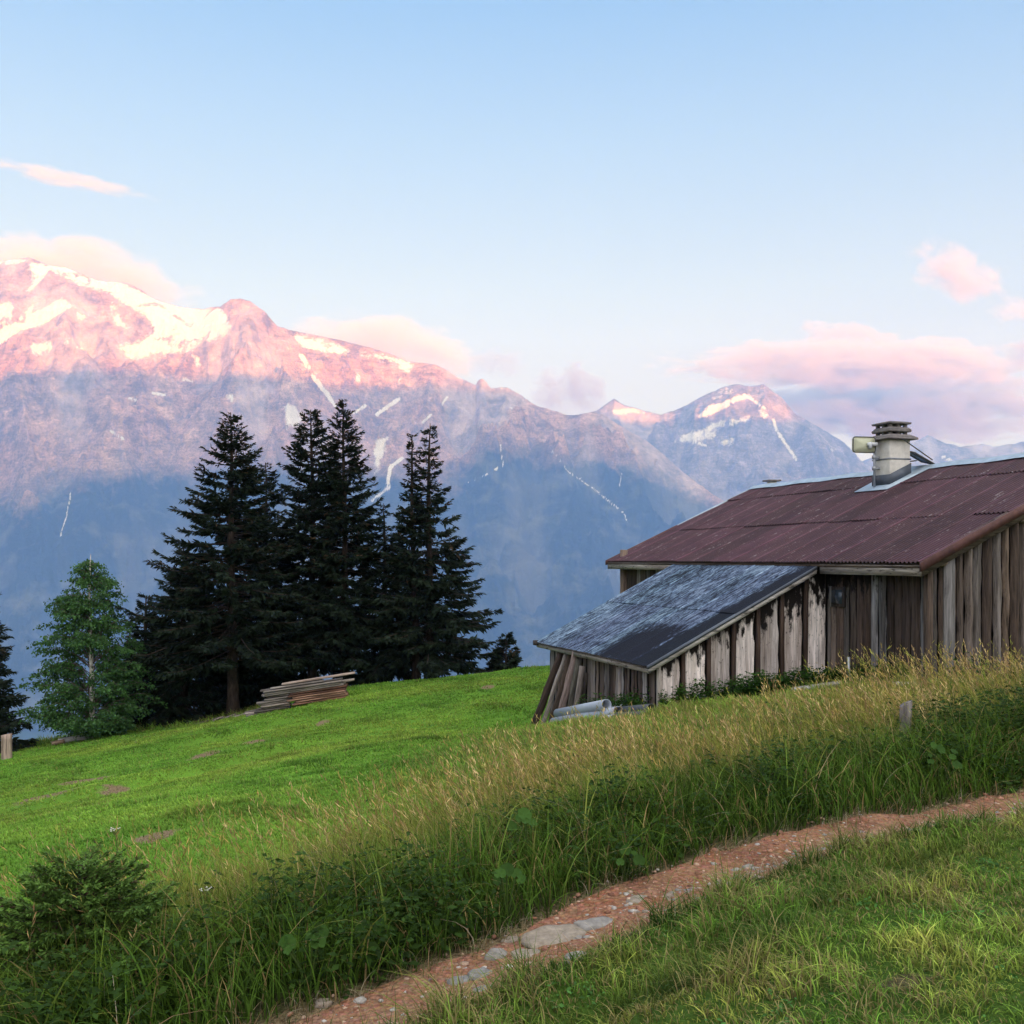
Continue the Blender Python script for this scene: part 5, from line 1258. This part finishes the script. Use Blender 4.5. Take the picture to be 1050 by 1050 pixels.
x, y = scatter(235000, -8.5, 17, 3.0, 19, rg); tz, ts = tall_zone(x, y)
patch = fbm(x * 0.8 + 3, y * 0.8, 2.2, 4)
pk = 0.50 * tz * sstep(0.7, 1.9, ts) * (0.16 + 1.25 * sstep(-0.10, 0.50, patch)) / (1 + (np.maximum(y - 8, 0) / 5.0) ** 1.5)
m = (rg.random(len(x)) < pk) & (np.abs(F * x / y) < 1000) & ~inside_cabin(x, y); x, y, ts, patch = x[m], y[m], ts[m], patch[m]; z = H(x, y); n = len(x)
print('stems', n)
P = np.column_stack([x, y, z - 0.01])
hs = (0.72 + 0.24 * fbm(x * 0.7, y * 0.7, 7.0, 3)) * rg.uniform(0.55, 1.22, n) * np.interp(x, [-4, -1, 2, 5], [1.0, 0.98, 0.92, 1.05])
lean = rg.normal(size=(n, 2)) * 0.17 + WIND * rg.uniform(0.3, 1.9, (n, 1))
straw = np.array([(0.38, 0.29, 0.095), (0.52, 0.41, 0.19), (0.26, 0.25, 0.06), (0.32, 0.215, 0.10), (0.25, 0.27, 0.055)])[rg.integers(0, 5, n)] * rg.uniform(0.65, 1.25, (n, 1))
cb = straw * np.array([0.36, 0.46, 0.34])
wd = np.interp(y, [3, 7, 14, 19], [0.0035, 0.0045, 0.008, 0.011]) * rg.uniform(0.7, 1.3, n)
parts = [blades(P, hs, wd, lean, 5, cb, straw, rg)]
# seed heads: little drooping plumes along the top of each stem
ln = np.linalg.norm(lean, axis=1)
for k in range(7):
    t = 0.74 + 0.26 * (k / 6.0) + rg.uniform(-0.02, 0.02, n)
    c = np.column_stack([x + lean[:, 0] * hs * t ** 2, y + lean[:, 1] * hs * t ** 2, z + hs * (t - 0.42 * np.minimum(ln, 1.3) * t ** 2.4)])
    d = np.column_stack([lean[:, 0] * 1.6 + rg.normal(size=n) * 0.35, lean[:, 1] * 1.6 + rg.normal(size=n) * 0.35, np.full(n, 0.9)])
    L_ = rg.uniform(0.030, 0.060, n) * np.interp(y, [4, 18], [1.0, 1.35]); hc = straw * rg.uniform(0.8, 1.35, (n, 1)) * np.array([1.05, 0.97, 0.95])
    parts.append(sprays(c, d, L_, wd * 1.45, rg.normal(size=(n, 3)), rg, hc))
V, T, C = join(parts)
tag(np_mesh('seeding_grass', V, [T], GRASS, None, {'Col': C}), 'straw coloured grass stems with seed heads above the bank', 'grass', kind='stuff')

# --- arching yellow-green blades and bent dead stalks that break up the bank
x, y = scatter(30000, -7, 11, 2.5, 14, rg); tz, ts = tall_zone(x, y); pa2 = fbm(x * 1.3, y * 1.3, 17.0, 3)
m = (rg.random(len(x)) < 0.55 * tz * sstep(-0.25, 0.35, pa2)) & (np.abs(F * x / y) < 1000) & ~inside_cabin(x, y); x, y = x[m], y[m]; n = len(x); z = H(x, y)
lean = rg.normal(size=(n, 2)) * 0.62 + WIND; tn_ = rg.uniform(0.6, 1.5, (n, 1))
cg = np.array([(0.16, 0.24, 0.035), (0.10, 0.20, 0.028), (0.22, 0.25, 0.05)])[rg.integers(0, 3, n)] * tn_
parts = [blades(np.column_stack([x, y, z - 0.01]), rg.uniform(0.30, 0.72, n), rg.uniform(0.007, 0.014, n), lean, 6, cg * 0.45, cg, rg)]
x, y = scatter(3200, -7, 9, 2.5, 12, rg); tz, ts = tall_zone(x, y); m = (rg.random(len(x)) < 0.5 * tz) & ~inside_cabin(x, y); x, y = x[m], y[m]; n = len(x); z = H(x, y)
cd = np.array([(0.50, 0.43, 0.30), (0.34, 0.23, 0.13), (0.42, 0.33, 0.18)])[rg.integers(0, 3, n)] * rg.uniform(0.7, 1.2, (n, 1))
parts.append(blades(np.column_stack([x, y, z - 0.01]), rg.uniform(0.25, 0.75, n), rg.uniform(0.003, 0.007, n), rg.normal(size=(n, 2)) * 0.85 + WIND, 6, cd * 0.6, cd, rg))
V, T, C = join(parts)
tag(np_mesh('arching_grass', V, [T], GRASS, None, {'Col': C}), 'broad arching grass blades and dead bent stalks on the bank', 'grass', kind='stuff')

# --- broad-leaved weeds low on the bank and along the lean-to wall
def leaf_cloud(x, y, z, hmax, cnt, size, rg_, col, layers=5):
    """leafy stems: several pointed leaves up each stem"""
    parts = []; n = len(x)
    for k in range(layers):
        f = (k + 0.5 + rg_.uniform(-0.4, 0.4, n)) / layers
        for q_ in range(cnt):
            az = rg_.uniform(0, 6.283, n); L_ = size * rg_.uniform(0.6, 1.4, n) * (1.15 - 0.5 * f)
            P = np.column_stack([x + rg_.normal(size=n) * 0.015, y + rg_.normal(size=n) * 0.015, z + hmax * f])
            d = np.column_stack([np.cos(az), np.sin(az), rg_.uniform(-0.55, 0.45, n)])
            C_ = np.array(col)[None] * (rg_.uniform(0.55, 1.5, (n, 1)) * (0.85 + 0.25 * f[:, None]))  # lower leaves slightly darker, shade painted into the colour
            nn = np.tile([0, 0, 1.0], (n, 1)) + rg_.normal(size=(n, 3)) * 0.35
            parts.append(sprays(P, d, L_, L_ * 0.55, nn, rg_, C_))
    return parts
LEAF = m_leaf('weed_leaf', 0.7, 0.30, 0.10)
x, y = scatter(52000, -7, 9, 2.2, 14, rg); tz, ts = tall_zone(x, y); clm = fbm(x * 1.1, y * 1.1, 12.0, 3)
pk = tz * (1 - sstep(1.1, 2.3, ts)) * sstep(-0.35, 0.35, clm) * 0.95 + 0.30 * tz * sstep(0.1, 0.4, clm)
m = (rg.random(len(x)) < pk) & (np.abs(F * x / y) < 1000) & ~inside_cabin(x, y); x, y, ts = x[m], y[m], ts[m]; xa = rg.uniform(3.7, 6.2, 1500); ya = 8.75 + 0.32 * (xa - 3.7) + rg.uniform(0, 1.5, 1500); xa = xa[:]; x = np.concatenate([x, xa]); y = np.concatenate([y, ya]); clx = np.concatenate([clm[m], np.full(1500, 0.8)]); z = H(x, y)
parts = leaf_cloud(x, y, z, (0.34 + 0.22 * np.clip(clx, -0.3, 0.8)) * rg.uniform(0.5, 1.25, len(x)), 3, 0.055, rg, (0.024, 0.052, 0.008), 5)
print('weeds', len(x))
V, T, C = join(parts)
tag(np_mesh('bank_weeds', V, [T], LEAF, None, {'Col': C}), 'dark green broad-leaved weeds at the foot of the bank', 'weeds', kind='stuff')

# nettles by the walls
xs_, ys_ = [], []
for (lx0, lx1, ly0, ly1, cnt_, ) in ((-2.2, 0.3, 2.35, 2.95, 700), (-3.6, -2.2, 2.7, 3.05, 130), (-0.05, 0.35, 0.4, 2.9, 360), (-4.0, -3.6, 3.2, 6.2, 200), (0.5, 9.0, -0.5, 0.15, 420)):
    lx, ly = rg.uniform(lx0, lx1, cnt_), rg.uniform(ly0, ly1, cnt_)
    xs_.append(BX + lx * _ct - ly * _st); ys_.append(BY + lx * _st + ly * _ct)
x = np.concatenate(xs_); y = np.concatenate(ys_); z = H(x, y)
hh = (0.42 + 0.22 * fbm(x * 1.5, y * 1.5, 3.0, 3)) * rg.uniform(0.5, 1.25, len(x))
V, T, C = join(leaf_cloud(x, y, z, hh, 3, 0.085, rg, (0.030, 0.072, 0.012), 6))
tag(np_mesh('wall_nettles', V, [T], LEAF, None, {'Col': C}), 'dark nettles growing against the cabin and lean-to walls', 'nettles', kind='stuff')

# big round-leaved plants that stand out of the bank
def broadleaf(u, v, hgt, label, seed, k=5, size=0.075):
    size *= 0.62; hgt *= 0.9
    rg_ = np.random.default_rng(seed); p = ray_ground(u, v); root = empty('broadleaf_plant', p); tag(root, label, 'plant', 'round-leaved plants on the bank')
    st = MB()
    for q_ in range(k):
        az = rg_.uniform(0, 6.283); h_ = hgt * rg_.uniform(0.7, 1.1) if q_ else hgt; r_ = rg_.uniform(0.02, 0.12) if q_ else 0.02
        tip = np.array([r_ * math.cos(az), r_ * math.sin(az) - 0.03, h_]); st.tube([(0, 0, -0.02), (tip[0] * 0.5, tip[1] * 0.5, h_ * 0.6), tip], 0.004, 5, (0.07, 0.11, 0.03), False)
        s_ = size * rg_.uniform(0.6, 1.1) if q_ else size; n_ = 18; nv_ = Vector((rg_.normal() * 0.35, -0.75 + rg_.normal() * 0.2, 0.8)).normalized(); qd = nv_.to_track_quat('Z', 'Y').to_matrix()
        V = [(0, 0, 0)]
        for ring in (0.5, 1.0):
            for j_ in range(n_):
                t = j_ / n_ * 6.283; rr_ = s_ * ring * (1 - 0.45 * math.exp(-((t - 3.14) / 0.28) ** 2)) * (1 + 0.06 * math.sin(t * 7 + seed)); V.append((rr_ * math.sin(t), rr_ * math.cos(t) * 1.05, 0.22 * s_ * ring ** 2 + 0.05 * s_ * math.sin(t * 5)))
        V = np.array(V) @ np.array(qd).T + tip
        T = [(0, 1 + j_, 1 + (j_ + 1) % n_) for j_ in range(n_)]; Q = [(1 + j_, 1 + n_ + j_, 1 + n_ + (j_ + 1) % n_, 1 + (j_ + 1) % n_) for j_ in range(n_)]
        lf = MB(); tone = rg_.uniform(0.8, 1.3); lf.add(V, Q, T, (0.036 * tone, 0.082 * tone, 0.014 * tone)); lf.build('leaf', LEAF, root, True)
    st.build('stem', LEAF, root)
broadleaf(541, 900, 0.42, 'round-leaved plant highest on the bank near its middle', 1, 5, 0.07)
broadleaf(520, 945, 0.30, 'round-leaved plant close to the pale slab of the path', 2, 6, 0.065)
broadleaf(390, 985, 0.22, 'round-leaved plant low on the bank, left of centre', 3, 6, 0.06)
broadleaf(318, 1020, 0.30, 'leftmost round-leaved plant, at the end of the path', 4, 6, 0.055)
broadleaf(640, 905, 0.22, 'round-leaved plant near the path, right of the pale slab', 5, 5, 0.055)
broadleaf(965, 815, 0.40, 'round-leaved plant below the grey post on the right', 6, 7, 0.065)

# --- lawn on the near side of the path
x, y = scatter(600000, -3.5, 9.5, 1.6, 11.0, rg); s, ar_ = trail_s(x, y)
ed = 0.27 + 0.12 * perlin(ar_ * 0.4, 2.2)
cl = fbm(x * 1.3, y * 1.3, 21.0, 4); cl2 = fbm(x * 5, y * 5, 3.0, 3)
pk = 0.90 * sstep(ed, ed + 0.10, -s) * (1 - 0.85 * (soil_at(x, y) > 0.5)) / (1 + (np.maximum(y - 6, 0) / 4.5) ** 2)
m = (rg.random(len(x)) < pk) & in_view(x, y, np.full(len(x), -1.65)); x, y, s, cl, cl2 = x[m], y[m], s[m], cl[m], cl2[m]; z = H(x, y); n = len(x); print('lawn', n)
tuft = sstep(-0.25, 0.55, cl2 + 0.8 * cl)
hs = (0.026 + 0.090 * tuft * rg.uniform(0.5, 1.3, n)) * rg.uniform(0.6, 1.4, n) * np.interp(-s, [0.25, 0.5, 1.5, 3], [1.5, 1.25, 1.0, 0.85])
lean = rg.normal(size=(n, 2)) * 0.55 + WIND
dryp = np.clip(0.30 + 0.55 * fbm(x * 0.9 + 7, y * 0.9, 30.0, 3) + 0.15 * np.exp(-((s + 0.65) / 0.15) ** 2), 0.03, 0.6)
dry = rg.random(n) < dryp * (1 - 0.8 * np.exp(-((s + 0.90) / 0.14) ** 2))
tone = (rg.uniform(0.4, 1.6, (n, 1)) * (1 + 0.85 * cl[:, None])).clip(0.25, 2.2)
ymix = sstep(-0.2, 0.4, fbm(x * 1.1, y * 1.1, 71.0, 3))[:, None]
rutd = np.maximum(np.exp(-((s + 0.95 + 0.10 * cl) / 0.19) ** 2), 0.85 * np.exp(-((s + 0.45 + 0.08 * cl) / 0.14) ** 2)) * sstep(-0.35, 0.2, 0.3 + perlin(ar_[m] * 0.25, 0.3, 0.0))
hs = hs * (1 + 0.75 * rutd)
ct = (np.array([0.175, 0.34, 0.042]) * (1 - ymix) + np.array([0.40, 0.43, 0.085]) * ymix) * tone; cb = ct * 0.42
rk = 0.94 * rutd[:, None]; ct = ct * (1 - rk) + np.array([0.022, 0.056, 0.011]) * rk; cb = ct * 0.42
ct[dry] = np.array([0.34, 0.28, 0.11]) * rg.uniform(0.6, 1.2, (dry.sum(), 1)); cb[dry] = ct[dry] * 0.5
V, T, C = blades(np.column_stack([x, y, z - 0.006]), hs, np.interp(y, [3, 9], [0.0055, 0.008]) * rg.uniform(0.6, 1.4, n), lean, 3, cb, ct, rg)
x2, y2 = scatter(9000, -2, 6, 2.8, 8, rg); s2, _ = trail_s(x2, y2); c2_ = fbm(x2 * 1.7, y2 * 1.7, 44.0, 3)
m = (s2 < -0.5) & (rg.random(len(x2)) < 0.6 * sstep(0.0, 0.4, c2_)); x2, y2 = x2[m], y2[m]
V, T, C = join([(V, T, C)] + leaf_cloud(x2, y2, H(x2, y2), np.full(len(x2), 0.05), 3, 0.026, rg, (0.055, 0.14, 0.028), 2))
tag(np_mesh('trailside_lawn', V, [T], GRASS, None, {'Col': C}), 'short tufted grass on the near side of the path', 'grass', kind='stuff')

# dry grass overhanging the path's edges
NE = 17000; k = rg.uniform(20, 470, NE); ki = k.astype(int); sd = np.where(rg.random(NE) < 0.62, 1.0, -1.0)
xy = TP[ki] + nrm[ki] * (sd * (np.where(sd > 0, wl[ki], wr[ki]) + rg.normal(-0.01, 0.085, NE)))[:, None]
keep = rg.random(NE) < sstep(-0.5, 0.4, fbm(xy[:, 0] * 1.5, xy[:, 1] * 1.5, 60.0, 3)); xy = xy[keep]; sd = sd[keep]; n = len(xy)
lean = -nrm[ki[keep]] * sd[:, None] * rg.uniform(0.2, 1.0, (n, 1)) + rg.normal(size=(n, 2)) * 0.4
c_ = np.array([(0.42, 0.33, 0.19), (0.34, 0.22, 0.12), (0.10, 0.16, 0.03), (0.46, 0.40, 0.28)])[rg.integers(0, 4, n)] * rg.uniform(0.6, 1.15, (n, 1))
V, T, C = blades(np.column_stack([xy, H(xy[:, 0], xy[:, 1]) - 0.003]), rg.uniform(0.05, 0.16, n), rg.uniform(0.002, 0.005, n), lean, 4, c_ * 0.6, c_, rg)
tag(np_mesh('path_edge_grass', V, [T], GRASS, None, {'Col': C}), 'dry bent grass hanging over the edges of the footpath', 'grass', kind='stuff')

# --- grazed meadow beyond
q_ = rg.random(1180000); y = 7.5 + (44 - 7.5) * q_ ** 1.0; x = (rg.uniform(-330, 1300, len(y)) - CU) / F * y
s, _ = trail_s(x, y); tz, _ = tall_zone(x, y)
area_w = y / 44                                         # more points per area near: thin by distance
m = (tz < 0.6) & (s > 0.3) & ~inside_cabin(x, y) & (soil_at(x, y) + 0.25 * rg.normal(size=len(x)) < 0.45) & (rg.random(len(x)) < 0.55)
x, y = x[m], y[m]; z = H(x, y); n = len(x); print('meadow', n)
c1_ = fbm(x * 0.28, y * 0.28, 2.0, 4); c2_ = fbm(x * 1.6, y * 1.6, 5.0, 3)
hs = np.interp(y, [7, 15, 42], [0.055, 0.06, 0.075]) * rg.uniform(0.4, 1.3, n) * (1 + 0.6 * c2_).clip(0.4, 1.8)
rim = sstep(37.0, 40.0, y) * (x < -9); hs = hs * (1 + 3.0 * rim * (rg.random(n) < 0.35))
tone = (rg.uniform(0.7, 1.3, (n, 1)) * (1 + 0.55 * c1_[:, None] + 0.45 * c2_[:, None])).clip(0.35, 1.9)
tuf = sstep(0.12, 0.42, fbm(x * 0.8 + 0.4 * y, y * 0.45, 91.0, 4)); hs = hs * (1 + 0.6 * tuf); tone = tone * (1 - 0.28 * tuf[:, None])
rough_ = (1 - sstep(17, 24, y)) * sstep(-3.0, 1.0, x) ; hs = hs * (1 + 1.9 * rough_ * (rg.random(n) < 0.6))
yl = sstep(-0.25, 0.45, fbm(x * 0.16 + 3, y * 0.16, 33.0, 4))[:, None]
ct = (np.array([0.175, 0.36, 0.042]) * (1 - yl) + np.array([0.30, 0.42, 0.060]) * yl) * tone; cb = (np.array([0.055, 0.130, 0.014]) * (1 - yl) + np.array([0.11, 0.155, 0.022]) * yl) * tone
dry = rg.random(n) < np.clip(0.08 + 0.28 * c2_, 0.02, 0.45) + 0.35 * rim + 0.55 * rough_; ct[dry] = np.array([0.30, 0.25, 0.085]) * rg.uniform(0.6, 1.2, (dry.sum(), 1))
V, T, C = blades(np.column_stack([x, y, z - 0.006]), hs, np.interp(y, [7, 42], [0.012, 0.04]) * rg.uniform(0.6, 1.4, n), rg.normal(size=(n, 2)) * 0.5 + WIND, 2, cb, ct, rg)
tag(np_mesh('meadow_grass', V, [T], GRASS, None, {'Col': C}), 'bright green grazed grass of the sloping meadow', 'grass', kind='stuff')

# a few white umbels over the growth at the left
def umbel(u, v, D, label, seed):
    rg_ = np.random.default_rng(seed); x_ = (u - CU) / F * D; zt_ = -(v - HOR) / F * D; zg = Hs(x_, D); root = empty('umbel_flower', (x_, D, zg)); tag(root, label, 'flower', 'white umbels in the tall grass')
    h_ = zt_ - zg; b = MB(); b.tube([(0.03, 0, -0.02), (0.02, 0, h_ * 0.6), (0, 0, h_ - 0.03)], 0.0035, 5, (0.10, 0.13, 0.04), False)
    f = MB()
    for q_ in range(9):
        t = rg_.uniform(0, 6.283); r_ = 0.04 * math.sqrt(rg_.random()); e_ = Vector((r_ * math.cos(t), r_ * math.sin(t), h_ + rg_.uniform(-0.006, 0.006)))
        b.tube([(0, 0, h_ - 0.04), e_], 0.0014, 4, (0.12, 0.15, 0.05), False); f.box(e_, (0.011, 0.011, 0.006), Euler((rg_.normal() * 0.3, rg_.normal() * 0.3, t)), (0.62, 0.60, 0.52), 0.004)
    b.build('stem', LEAF, root); f.build('flower_head', LEAF, root)
for k, (u, v, D, lb) in enumerate(((119, 850, 6.2, 'highest white umbel over the young spruce'), (62, 888, 5.4, 'white umbel left of the young spruce'), (78, 893, 5.2, 'white umbel between two others by the young spruce'), (63, 917, 5.0, 'lowest white umbel beside the young spruce'), (212, 912, 5.6, 'white umbel standing alone right of the young spruce'))): umbel(u, v, D, lb, 200 + k)
